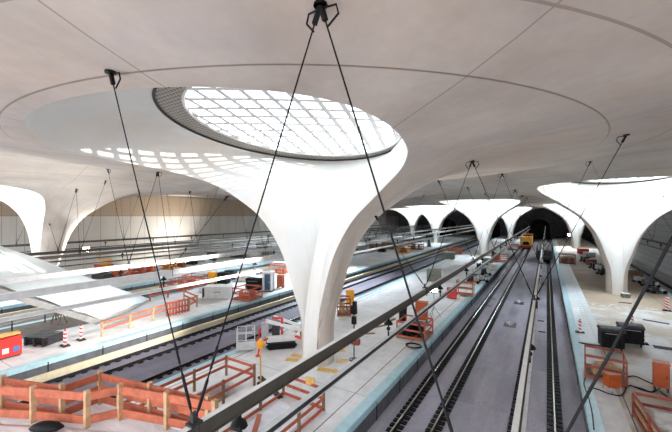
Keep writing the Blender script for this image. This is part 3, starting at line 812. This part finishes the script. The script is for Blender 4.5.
# spider lift
t = thing('boom_lift', 'white and red tracked boom lift with steel basket behind the chalice column', 'boom lift', (-15.5, 17.4, 0), R(44))
for y in (-.42, .42):
    b = MB(); b.prism([(-.1, .02), (1.5, .02), (1.7, .2), (1.5, .4), (-.1, .4), (-.3, .2)], 'y', y - .13, y + .13); b.build('crawler_track', 'black', t)
MB().box(.7, 0, .4, 1.9, .6, .4).build('chassis', 'white', t, bevel=.03)
MB().box(-.35, 0, .5, .45, .5, 1.15).build('turret', 'grey', t, bevel=.03)
MB().box(.35, .1, .8, .5, .5, .6).build('engine_cover', 'dark', t, bevel=.03)
b = MB(); b.beam((2.0, 0, 1.0), (-.3, 0, 1.75), .18, .2); b.build('boom', 'white', t)
b = MB(); b.beam((2.0, .02, 1.25), (.2, .02, 2.0), .14, .16); b.build('upper_boom', 'white', t)
b = MB(); b.beam((-.2, 0, 1.75), (-.75, 0, 1.1), .12, .14); b.beam((.75, 0, .75), (.75, 0, 1.9), .16, .16); b.beam((.75, 0, 1.85), (.1, 0, 1.95), .14, .14); b.build('red_arm', 'redp', t)
for x, y in ((-.2, -.3), (-.2, .3), (1.6, -.3), (1.6, .3)):
    sx = -1 if x < 0 else 1; sy = -1 if y < 0 else 1
    b = MB(); b.beam((x, y, .7), (x + sx * .45, y + sy * .75, .75), .12, .12); b.beam((x + sx * .45, y + sy * .75, .8), (x + sx * .6, y + sy * 1.0, .05), .09, .09); b.lathe([(.16, 0), (.16, .05)], 10, x + sx * .6, y + sy * 1.0); b.build('outrigger', 'redp', t)
b = MB()
for z in (.25, .8, 1.3):
    b.tube([(-2.1, -.65, z), (-1.0, -.65, z), (-1.0, .65, z), (-2.1, .65, z)], .03, 6, closed=True)
for x in (-2.1, -1.55, -1.0):
    for y in (-.65, .65): b.tube([(x, y, .2), (x, y, 1.3)], .03, 6)
b.box(-1.55, 0, .2, 1.1, 1.3, .05); b.build('basket', 'lgrey', t); MB().box(-1.1, 0, 1.0, .15, .5, .3).build('control_panel', 'grey', t)
# mast signal
p = at(354, 360); t = thing('signal_mast', 'slim mast with black boxes and a red box beside the chalice column', 'mast', (p.x, p.y, 0))
MB().tube([(0, 0, 0), (0, 0, 3.2)], .035, 8).build('pole', 'dark', t); MB().lathe([(.3, 0), (.28, .06)], 12).build('foot', 'dark', t)
b = MB(); b.box(0, 0, 2.75, .32, .22, .5); b.box(.05, 0, 3.25, .2, .2, .25); b.build('head', 'black', t); MB().box(0, 0, 2.15, .24, .2, .45).build('lower_head', 'black', t); MB().box(.12, 0, .95, .45, .3, .32).build('red_box', 'brownred', t)
p = at(350, 306); cabinet('tall orange cabinet right behind the chalice column', (p.x, p.y, 0), TH, .75, .5, 1.5, 'loco')
p = at(341, 316); pen('small red crate of offcuts against the orange cabinet behind the column', (p.x, p.y + .5, 0), 1.1, 1.1, 1.5, TH, 'brownred', None, 3, 'wood')
for k_, (px, py) in enumerate([(364, 334), (377, 327), (390, 321)]):
    p = at(px, py); planks('loose brown plank on the middle platform, ' + ['nearest of the row by the mast', 'middle of the row by the mast', 'farthest of the row by the mast'][k_], (p.x, p.y, 0), 1.6, 1, R(-50 + 20 * k_), 'plank')
p = at(403, 321); t = toolbox('black box with yellow side panel on the middle platform', (p.x, p.y, 0), .6, .5, 1.05, 'black', .3); MB().box(-.31, 0, .1, .03, .46, .85).build('side_panel', 'yellow', t)
p = at(420, 336); pen('red railing crate holding black gear at the platform edge, orange cabinet behind', (p.x - .3, p.y - .2, 0), 2.0, 1.9, 1.15, 0, 'red', None, 3, 'black')
p = at(427, 326); cabinet('orange cabinet rising behind the red railing crate on the middle platform', (p.x - .7, p.y + .9, 0), .1, .95, .5, 1.6)
p = at(414, 347); coil('black cable coil on the floor before the red railing crate', (p.x, p.y, 0), .5)
p = at(434, 317); work_light('dazzling tripod work light on the middle platform', (p.x, p.y, 0), 2.1, (.1, -.55, .8), 1500)
p = at(452, 298); toolbox('bright red steel box beside the red and cream rack', (p.x, p.y, 0), .95, .7, 1.05, 'redp', .1)
p = at(466, 296); t = thing('pallet_rack', 'red and cream slatted rack on the middle platform edge', 'rack', (p.x - .1, p.y + .2, 0))
for x in (-.8, .8):
    for y in (-.45, .45): MB().box(x, y, 0, .08, .08, 1.7).build('post', 'red', t)
for z in (.15, .75, 1.35): MB().box(0, 0, z, 1.7, 1.0, .10).build('shelf', 'wood', t); MB().box(0, -.5, z + .1, 1.7, .04, .14).build('lip', 'red', t)
GEAR = [(473, 283, 1.5, 1.1, 1.0, 'dark', 'dark wheeled machine on the middle platform, first right of the slatted rack'), (483, 282, 1.2, 1.0, .9, 'grey', 'grey wheeled machine nearest the platform edge, beyond the slatted rack'),
        (476, 276, 1.2, 1.0, 1.1, 'lgrey', 'pale grey machine behind the dark wheeled machine'), (486, 275, 1.3, 1.1, 1.0, 'dark', 'dark machine at the edge behind the grey wheeled machine'), (481, 270, 1.4, 1.1, 1.2, 'black', 'black machine in the middle of the middle platform gear row'),
        (493, 270, 1.3, 1.0, 1.0, 'white', 'white machine at the platform edge before the red fence crate'), (488, 265, 1.5, 1.2, 1.2, 'tealw', 'grey-green box in the gear row of the middle platform'), (496, 259, 1.5, 1.2, 1.2, 'dark', 'dark machine just behind the first red fence crate'),
        (434, 281, 1.7, 1.5, 1.5, 'tealw', 'large grey-green crate on the left side of middle platform'), (449, 259, 2.2, 1.8, 1.4, 'tealw', 'smaller looking grey-green crate farther along the middle platform'),
        (503, 246, 1.6, 1.2, 1.2, 'grey', 'grey machine far along the middle platform beyond the red fences'), (511, 243, 1.6, 1.4, 1.3, 'white', 'small white box farthest along the middle platform edge')]
for px, py, w_, d_, h, col, lab in GEAR:
    p = at(px, py); (toolbox if 'crate' in lab or 'white box' in lab or 'grey-green' in lab else machine)(lab, (p.x, p.y, 0), w_, d_, h, col, .15)
for px, py, w_, lab in [(502, 262, 2.6, 'orange red fence crate at the platform edge before the locomotive'), (456, 254, 3.2, 'orange red fence crate on the middle platform, left of the second column'), (515, 250, 2.4, 'smaller red fence crate beyond, close to the locomotive')]:
    p = at(px, py); pen(lab, (p.x - .4, p.y, 0), w_, 2.2, 1.3, 0, 'red', None, 4)
# ------------------------------------------------------------------ left platform: film covered stairs, railings, containers
def ray(px, py, X):
    """world point on the plane x = X seen at photo pixel"""
    a = (px - 336) / F; y = X * (CT + a * ST) / (a * CT - ST); d = -X * ST + y * CT
    return Vector((X, y, HC - (py - 216) / F * d))
XN, XF = -28.6, -34.4
n0, n1 = ray(-70, 264, XN), ray(100, 319, XN); f0, f1 = ray(-70, 221, XF), ray(150, 300, XF)
n1.z = max(n1.z, .05)
t = thing('stair_flight', 'long sloping stair flight wrapped in pale blue film on the left platform', 'stairs', (XN, n1.y, 0))
O = Vector((XN, n1.y, 0))
foot = [at(108, 321), at(165, 305), at(150, 294)]
f1.z = max(f1.z, .05)
vs = [((n0 * (1 - u / 10) + n1 * u / 10) * (1 - v / 6) + (f0 * (1 - u / 10) + f1 * u / 10) * v / 6) - O for u in range(11) for v in range(7)]
vs = [Vector((v.x, v.y, max(.0, v.z - .12))) for v in vs]
o = MB().add(vs, [(a * 7 + c, a * 7 + c + 1, a * 7 + c + 8, a * 7 + c + 7) for a in range(10) for c in range(6)][:]).build('flight', 'conc', t)
s_ = o.modifiers.new('thickness', 'SOLIDIFY'); s_.thickness = .4; s_.offset = 1
N1, N2 = 40, 24; vs = []; rnd = random.Random(4)
for i in range(N1 + 1):
    for j in range(N2 + 1):
        u, v = i / N1, j / N2; q = (n0 * (1 - u) + n1 * u) * (1 - v) + (f0 * (1 - u) + f1 * u) * v
        vs.append(q - O + Vector((0, 0, .05 + .035 * math.sin(u * 23 + v * 5) + .03 * math.sin(v * 17 - u * 9))))
fs = [(i * (N2 + 1) + j, i * (N2 + 1) + j + 1, (i + 1) * (N2 + 1) + j + 1, (i + 1) * (N2 + 1) + j) for i in range(N1) for j in range(N2)]
MB().add(vs, fs).build('film_cover', 'film', t, True)
sheet('film_sheet', 'pale film spread on the floor at the foot of the wrapped stairs', 'film', [tuple(at(118, 320)), tuple(at(172, 305)), tuple(at(164, 299)), tuple(at(140, 309))], 20, 20, .3, 'film', .02, 6)
railing('orange-red railing along the platform edge beside the wrapped stairs', [tuple(at(102, 337)[:2]), tuple(at(130, 328)[:2]), tuple(at(153, 320)[:2]), tuple(at(167, 316)[:2])], 0, 1.05, 'wood', 'redl', False, None, .13, .16, 3.2)
p0, p1 = at(167, 316.5), at(188, 311.5); t = thing('barrier_gate', 'dense orange-red slatted gate at the end of the left platform railing', 'gate', tuple(p0))
d = p1 - p0
for z in (.15, .6, 1.1): MB().beam((0, 0, z), (d.x, d.y, z), .05, .13).build('rail', 'redp', t)
for k_ in range(8): MB().box(d.x * k_ / 7, d.y * k_ / 7, 0, .10, .10, 1.2).build('slat', 'redl', t)
railing('orange-red railing turning away from the slatted gate', [tuple(at(189, 311)[:2]), tuple(at(197, 307)[:2]), tuple(at(184, 301)[:2])], 0, 1.1, 'wood', 'redl', False, None, .12, .16, 2.5)
railing('small orange-red railing behind the film at the stair foot', [tuple(at(150, 301)[:2]), tuple(at(168, 298)[:2]), tuple(at(160, 292)[:2])], 0, 1.1, 'redl', 'red', False, None, .12, .16, 2.5)
# red barrier box with stickers, beams on top
p = at(12, 357); t = thing('barrier_box', 'bright red mesh box with white and blue stickers at the left edge', 'box', (p.x - .35, p.y - 1.1, 0), R(90))
for y in (-.5, .5): MB().box(0, y, .12, 3.0, .06, 1.15).build('panel', 'redp', t)
for x in (-1.5, 1.5): MB().box(x, 0, .12, .06, 1.0, 1.15).build('panel', 'redp', t)
for k_ in range(6): MB().box(-1.25 + k_ * .5, -.54, .35, .30, .02, .30).build('sticker', ['signw', 'signb'][k_ % 2], t)
MB().box(0, 0, .05, 2.9, .95, .1).build('floor_pan', 'dark', t)
for k_ in range(2):
    o = MB().box(0, 0, 0, .16, 3.1, .14).build('timber_beam', 'yellow'); o.location = (p.x - .15 - k_ * .4, p.y - 1.1, 1.275); o.rotation_euler = (0, 0, .03 - .1 * k_); tag(o, 'yellow timber beam lying on the red mesh box, %s one' % ['right', 'left'][k_], 'beam')
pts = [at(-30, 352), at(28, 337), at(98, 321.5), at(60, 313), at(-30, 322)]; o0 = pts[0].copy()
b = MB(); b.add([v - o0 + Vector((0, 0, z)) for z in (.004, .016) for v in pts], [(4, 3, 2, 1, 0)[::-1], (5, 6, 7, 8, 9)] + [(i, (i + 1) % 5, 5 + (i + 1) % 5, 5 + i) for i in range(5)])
o = b.build('ground_shade', 'mat'); o.location = o0; tag(o, 'grey brown sheet painted as shaded ground under the wrapped stairs', 'mat')  # flat sheet coloured dark for the shaded ground below the flight
p = at(44, 343); pallets('black plastic pallet beside the red mesh box', (p.x, p.y, .016), 4, R(20), 'dark', 1.6, 1.4)
beacon('red and white beacon right of the black pallets', at(65, 346), 1.05, .2); beacon('red and white beacon nearer the orange-red railing', at(81, 340), .95, .18)
t = thing('trestle', 'wooden trestle in the shade under the wrapped stairs', 'trestle', tuple(at(59, 323, .016)))
MB().box(0, 0, .75, 1.6, .14, .1).build('top', 'plank', t)
for x in (-.6, .6):
    for y in (-.3, .3): MB().beam((x, y * .2, .75), (x, y, 0), .08, .06, up=(1, 0, 0)).build('leg', 'plank', t)
railing('thin grey pipe railing on the left platform behind the black pallets', [tuple(at(-10, 338)[:2]), tuple(at(12, 331)[:2]), tuple(at(45, 323)[:2]), tuple(at(56, 320)[:2])], 0, 1.15, 'dark', 'lgrey', False, None, .07, .09, 5.0)
p = at(226, 297.5); t = toolbox('long pale grey container with black end before the red crate', (p.x - .5, p.y - .5, 0), 2.6, 1.3, 1.3, 'lgrey', R(33), 'white'); MB().box(-1.52, 0, .15, .05, 1.1, .95).build('end_panel', 'black', t)
p = at(241, 300); pen('orange-red railing crate beside the platform edge, left of the toilet', (p.x + .3, p.y + .6, 0), 2.2, 2.0, 1.25, .1, 'red', None, 3, 'redl')
p = at(255, 291); dumpster('black waste container left of the portable toilet', (p.x, p.y, 0), .3, 1.7, 1.2, 1.3, 'black')
p = at(270, 291); toilet('blue and white portable toilet on the left platform', (p.x - .2, p.y, 0), .45)
p = at(282, 288); cabinet('orange cabinet right of the portable toilet', (p.x - .2, p.y, 0), .2, .8, .6, 1.5)
for px, py, w_, d_, h, col, lab in [(246, 281, 2.2, 1.4, .9, 'white', 'white covered machine behind the black waste container'), (224, 283.5, 1.3, 1.0, 1.4, 'black', 'black box behind the long grey container'), (231, 279, 1.4, 1.0, 1.2, 'dark', 'dark box right of the black box on the left platform'),
        (281, 271, 2.4, 1.2, 1.4, 'white', 'white box beyond the toilet, against the chalice column'), (206, 292, 1.3, .8, .5, 'lgrey', 'flat pale box before the red crates on the left platform')]:
    p = at(px, py); toolbox(lab, (p.x, p.y, 0), w_, d_, h, col, .3)
for px, py, w_, lab in [(181, 290, 2.1, 'red crate of timber left of the orange cabinet, nearest of its row'), (195, 285.5, 2.3, 'red crate of timber directly left of the orange cabinet'), (280, 273, 2.6, 'red and white fence crate far behind the portable toilet')]:
    p = at(px, py); pen(lab, (p.x, p.y, 0), w_, 1.8, 1.3, .3, 'red', None, 3, 'redl')
p = at(212.5, 284); cabinet('orange and yellow cabinet at the end of the red timber crates', (p.x, p.y, 0), .3, 1.0, .6, 1.5, 'loco')
for px, py, w_, d_, h, col, lab in [(364, 252, 2.2, 1.6, 1.4, 'grey', 'grey unit on the left platform, first right of the chalice column'), (375, 251, 2.6, 1.8, 1.7, 'plank', 'brown box right of the grey unit, far left platform side'), (388, 249, 3.0, 1.8, 1.7, 'plank', 'wider brown box in the far row beyond the column'),
        (400, 248, 2.4, 1.6, 1.6, 'grey', 'grey box between the brown box and the orange crate, far'), (382, 252, 1.6, 1.2, 1.0, 'black', 'low black box between the two brown boxes, far')]:
    p = at(px, py); toolbox(lab, (p.x, p.y, 0), w_, d_, h, col, .1)
p = at(403, 253); pen('orange crate far off on the left platform', (p.x, p.y, 0), 3.0, 2.0, 1.8, 0, 'loco', None, 3, 'orange')
p = at(416, 249.5); pen('brown red crate right of the far orange crate', (p.x, p.y, 0), 3.4, 2.2, 2.0, 0, 'brownred', None, 4, 'plank')
p = at(429, 246.5); toilet('small blue toilet cabin far along the left platform', (p.x, p.y, 0), .3)
# ------------------------------------------------------------------ far left platform
for px, py, lab in [(117, 277, 'orange cabinet far left, just above the end of the wrapped stairs'), (151, 272, 'orange cabinet far left, right end of the red crate')]:
    p = at(px, py); cabinet(lab, (p.x, p.y, 0), .4, 1.1, .7, 1.5)
for px, py, w_, lab in [(129, 275.5, 1.7, 'red fence crate between the two far orange cabinets, left one'), (143, 273.5, 1.7, 'red fence crate between the two far orange cabinets, right one'), (168, 269, 2.0, 'yellow orange crate right of the far orange cabinets')]:
    p = at(px, py); pen(lab, (p.x, p.y, 0), w_, 1.6, 1.1, .3, 'loco' if px == 168 else 'red', None, 3, 'redl')
for px, py, w_, d_, h, col, lab in [(102, 278.5, 2.0, 1.4, .6, 'dark', 'flat dark stack left of the orange cabinet at the stair edge'), (156, 270.5, .9, .9, .8, 'grey', 'grey box between far orange cabinet and yellow crate'), (180, 267, 1.5, 1.0, .8, 'brownred', 'brown red box in the far left row, past the yellow crate'),
        (191, 264.5, 1.8, 1.2, .8, 'black', 'black box in the far left row, first of the dark ones'), (203, 262, 1.8, 1.3, 1.2, 'grey', 'grey box in the far left row before the left wall'), (212, 260, 1.5, 1.2, 1.5, 'dark', 'dark upright box at the end of the far left row'),
        (238, 257.5, 3.0, 1.6, .9, 'dark', 'long dark box far back before the cable hanger'), (251, 256, 4.0, 2.0, 1.5, 'white', 'white site container far back left of the chalice column'), (264, 254.5, 3.0, 2.2, 2.4, 'tealw', 'grey-green crate far back beside the chalice column edge')]:
    p = at(px, py); toolbox(lab, (p.x, p.y, 0), w_, d_, h, col, .35)
p = at(104, 272); t = thing('mini_crane', 'small orange machine with yellow arm by the left wall', 'machine', (p.x, p.y, 0), .3)
MB().box(0, 0, .3, 2.4, 1.4, .9).build('body', 'orange', t, bevel=.05); MB().box(0, 0, 0, 2.6, 1.5, .3).build('crawler', 'black', t); MB().box(.5, 0, 1.2, .9, 1.0, .8).build('cab', 'loco', t)
MB().beam((-.8, 0, 1.1), (-1.6, 0, 3.2), .2, .25).build('arm', 'yellow', t)
work_light('bright tripod work light before the left wall near the chalice column', tuple(at(86, 284)), 4.2, (.5, -.75, .35), 4000, 'lamp', .9)
work_light('warm tripod work light shining on the left wall behind the cables', tuple(at(192, 261)), 3.6, (-.85, -.25, .5), 3500, 'lampw', .9)
# ------------------------------------------------------------------ right platform
for k_, (xa, xb) in enumerate([(1.95, 2.42), (2.46, 2.9), (2.94, 3.4)]):
    b = MB(); n = 60; L = 46.0
    b.box(0, L / 2, 0, xb - xa, L, .03)
    for i in range(n): b.box(0, L * (i + .5) / n, .03, xb - xa - .04, .22, .02)
    o = b.build('ribbed_strip', 'strip'); o.location = (xa / 2 + xb / 2, 29.0 + .15 * k_, 0); tag(o, 'ribbed white film strip along the right platform edge, ' + ['nearest the track', 'middle of three', 'farthest from the track'][k_], 'film strip')
o = MB().box(0, 0, 0, 1.75, .12, .08).build('timber_batten', 'dark'); o.location = (2.7, 28.7, 0); tag(o, 'dark batten across the near ends of the ribbed strips', 'batten')
beacon('red and white beacon at the near end of the ribbed film strips', at(580, 333), .95, .18)
dumpster('black waste container with grey lid behind the red crate, left one', tuple(at(611, 349)), .12, 1.2, 1.0, 1.2, 'dark')
dumpster('black waste container with grey lid behind the red crate, right one', tuple(at(630, 345)), .12, 1.2, 1.0, 1.2, 'dark')
p = at(604, 378); pen('dark red framed crate with boards on the right platform edge', (p.x + .05, p.y + .2, 0), 1.7, 1.7, 1.25, R(-4), 'brownred', None, 3, 'wood')
p = at(612, 391); t = thing('floor_heater', 'small orange box with grey stand before the dark red crate', 'heater', tuple(p), .5)
b = MB(); b.prism([(-.25, .25), (.25, .25), (.18, .85), (-.18, .85)], 'x', -.3, .3); b.build('body', 'orange', t)
MB().box(0, -.26, .35, .4, .05, .35).build('grille', 'orange', t)
for x in (-.22, .22): MB().tube([(x, -.3, 0), (x, -.25, .28), (x, .25, .28), (x, .3, 0)], .03, 6).build('leg', 'grey', t)
p = at(661, 390); cabinet('tall orange cabinet beside the tangled black cables', (p.x, p.y, 0), -.1, .6, .45, 1.35)
def P3(px, py, z=.03): return tuple(at(px, py, z))
loose_cable('black cable looping from heater to the orange cabinet', [P3(624, 378), P3(634, 376), P3(646, 381), P3(655, 386), P3(652, 392), P3(640, 389), P3(630, 385)])
loose_cable('black cable sweeping below the heater towards the cabinet', [P3(588, 388), P3(597, 389), P3(610, 394), P3(622, 395), P3(628, 386), P3(640, 388), P3(652, 392), P3(660, 388)])
loose_cable('black cable curving along the blue platform edge', [P3(586, 376), P3(584, 384), P3(588, 396), P3(592, 412), P3(594, 430)])
loose_cable('black cable running from the orange cabinet to the right edge', [P3(660, 391), P3(666, 396), P3(674, 402), P3(690, 404)])
t = thing('mesh_cage', 'red framed crate filled with clear plastic in the lower right corner', 'crate', (4.55, 17.5, 0), R(4))
W_, D_, H_ = 2.5, 4.0, 1.0
for x in (-W_ / 2, W_ / 2):
    for y in (-D_ / 2, 0, D_ / 2): MB().box(x, y, 0, .09, .09, H_).build('post', 'brownred', t)
    for z in (.15, .55, .95): MB().box(x, 0, z, .05, D_, .12).build('rail', 'brownred', t)
for y in (-D_ / 2, D_ / 2):
    for z in (.15, .55, .95): MB().box(0, y, z, W_, .05, .12).build('rail', 'brownred', t)
MB().box(0, 0, .05, W_, D_, .08).build('floor_board', 'plank', t)
for x in (-W_ / 2 + .06,): MB().box(x, 0, .2, .03, D_ - .2, .7).build('side_panel', 'wood', t)
o = sheet('plastic_sheet', 'crumpled clear plastic heaped inside the red framed crate', 'plastic', [(3.5, 15.8, .13), (5.6, 15.8, .13), (5.6, 19.2, .13), (3.5, 19.2, .13)], 40, 50, 1.0, 'clear', .3, 11)
beacon('red and white beacon behind the right black waste container', at(632, 327), 1.0, .18); beacon('small red and white beacon right of the waste containers', at(643, 344), .85, .18)
beacon('large red and white striped board by the right wall track', at(667, 311), 1.25, .3, True)
planks('dark flat plank right of the striped beacons', tuple(at(656, 322)), 1.6, 1, R(70), 'dark')
o = MB().box(0, 0, 0, 1.0, .18, .05).build('rubber_mat', 'dark'); o.location = tuple(at(625, 303)); tag(o, 'dark rubber strip on the floor before the right chalice column', 'mat')
o = MB().box(0, 0, 0, 1.4, .5, .06).build('rubber_mat', 'asph'); o.location = tuple(at(668, 349)); tag(o, 'dark mat on the floor at the right edge', 'mat')
p = at(621, 296); t = toolbox('small green and white box at the foot of the right chalice column', (p.x + .3, p.y - .6, 0), .7, .5, .45, 'tealw', .2, 'white')
RG = [(586, 262, 1.6, 1.3, 1.2, 'dark', 'dark gear in the heap behind the right column, farthest of the row'), (591, 265, 1.3, 1.1, 1.0, 'brownred', 'brown red box in the heap left of the right column'), (595, 269, 1.3, 1.1, 1.1, 'black', 'black machine in the heap left of the right column'),
      (600, 271, 1.2, 1.0, 1.1, 'lgrey', 'pale machine in the heap, beside the black machine'), (603, 275, 1.2, 1.0, 1.0, 'dark', 'dark gear nearest the right column in its left heap'), (583, 254, 1.8, 1.4, 1.2, 'redp', 'bright red box far along the right platform'), (589, 257, 1.8, 1.4, 1.0, 'white', 'white box far along the right platform beside the red one'),
      (634, 278, 1.5, 1.2, 1.0, 'plank', 'brown box right of the right chalice column'), (641, 283, 1.4, 1.1, .9, 'lgrey', 'pale machine right of the brown box near the right wall'), (650, 287, 1.4, 1.1, .9, 'tealw', 'grey-green machine between pale machine and right wall'), (656, 293, 1.5, 1.0, .5, 'dark', 'flat dark box before the grey-green machine at the right wall')]
for px, py, w_, d_, h, col, lab in RG:
    p = at(px, py); (machine if 'gear' in lab or 'black' in lab or 'pale' in lab or 'grey-green' in lab else toolbox)(lab, (p.x, p.y, 0), w_, d_, h, col, .4)
p = at(566, 264); pen('brown red crate at the far end of the ribbed film strips', (p.x + .2, p.y + .8, 0), 2.4, 2.2, 1.7, 0, 'brownred', None, 4, 'plank')
work_light('dazzling work light far along the right platform', (5.6, 121.0, 0), 3.0, (-.2, -.85, .3), 5000, 'lamp', 1.0)
# track inserts: two drain gullies with little white valves in the slab
for k_, (px, py) in enumerate([(519, 303), (510, 325)]):
    p = at(px, py, ZT); t = thing('track_drain', 'sunken drain with white valve between the tracks, %s one' % ['farther', 'nearer'][k_], 'drain', (p.x, p.y, ZT))
    b = MB(); b.box(0, 0, 0, .95, 1.4, .02); b.build('tray', 'trough', t)
    b = MB(); b.lathe([(.12, .02), (.12, .10), (.06, .14), (.06, .26), (.12, .28), (.12, .32)], 10); b.tube([(-.28, 0, .16), (.28, 0, .16)], .05, 8); b.build('valve', 'white', t)
for k_, (px, py) in enumerate([(493, 299), (489, 306), (540, 284), (542, 332), (541, 321)]):
    p = at(px, py, ZT); o = MB().box(0, 0, 0, .5, .22, .03).build('cover_plate', 'black'); o.location = tuple(p)
    tag(o, 'small black cover plate in the track slab, ' + ['farther one on the locomotive track', 'nearer one on the locomotive track', 'farthest one on the wagon track', 'nearest one on the wagon track', 'middle one on the wagon track'][k_], 'cover plate')
# ------------------------------------------------------------------ rolling stock
t = thing('locomotive', 'yellow works locomotive at the far end of the tracks', 'locomotive', (-5.07, 112.5, ZT + .183))
b = MB(); b.box(0, 4.5, .55, 2.7, 10, .45); b.build('frame', 'black', t)
b = MB(); b.box(0, 3.6, 1.0, 2.95, 7.4, 2.4); b.build('hood', 'loco', t, bevel=.08)
b = MB(); b.box(0, 8.0, 1.0, 2.9, 2.6, 3.0); cb = b.build('cab', 'loco', t, bevel=.08); MB().box(0, 6.68, 2.9, 2.3, .05, .8).build('window', 'black', cb)
MB().box(0, 8.0, 4.0, 3.0, 2.8, .14).build('roof', 'redp', t)
b = MB(); b.box(0, -.6, .45, 2.7, .2, .6); b.build('buffer_beam', 'redp', t)
for x in (-.9, .9):
    MB().tube([(x, -.7, .75), (x, -1.1, .75)], .2, 12).build('buffer', 'dark', t); MB().tube([(x * .9, -.12, 2.1), (x * .9, -.2, 2.1)], .16, 12).build('headlight', 'white', t)
MB().box(0, -.11, 1.2, 1.6, .04, .9).build('grille', 'black', t)
for y in (1, 3, 6.5, 8.5): MB().tube([(-.85, y, .45), (.85, y, .45)], .45, 16).build('wheelset', 'dark', t)
MB().tube([(0, 1.2, 3.4), (0, 1.2, 3.9)], .12, 10).build('exhaust', 'dark', t)
t = thing('flat_wagon', 'dark grey flat wagon with side stakes and white tank on the right track', 'wagon', (-.45, 83.5, ZT + .183))
b = MB(); b.box(0, 6, .85, 3.0, 12, .25); b.box(-1.2, 6, .55, .15, 11, .3); b.box(1.2, 6, .55, .15, 11, .3); b.build('deck', 'dark', t)
for y in (1.2, 2.9, 9.1, 10.8): MB().tube([(-.8, y, .42), (.8, y, .42)], .42, 14).build('wheelset', 'dark', t)
for y in (0.2, 3, 6, 9, 11.8):
    for x in (-1.42, 1.42): MB().box(x, y, .9, .12, .14, 1.8).build('stake', 'dark', t)
MB().box(0, -.1, .5, 2.6, .2, .5).build('end_beam', 'dark', t)
for x in (-.87, .87): MB().tube([(x, -.2, .75), (x, -.6, .75)], .2, 12).build('buffer', 'dark', t)
b = MB(); b.box(0, 2.4, 1.1, 2.5, 3.6, 1.0); b.build('load_box', 'dark', t)
b = MB(); b.tube([(0, 5.2, 2.6), (0, 5.3, 2.6), (0, 8.4, 2.6), (0, 8.5, 2.6)], [.6, 1.15, 1.15, .6], 18); tk = b.build('tank', 'white', t, True); MB().lathe([(.3, 3.7), (.3, 3.9), (.1, 3.95)], 12, 0, 6.8).build('dome_lid', 'grey', tk)
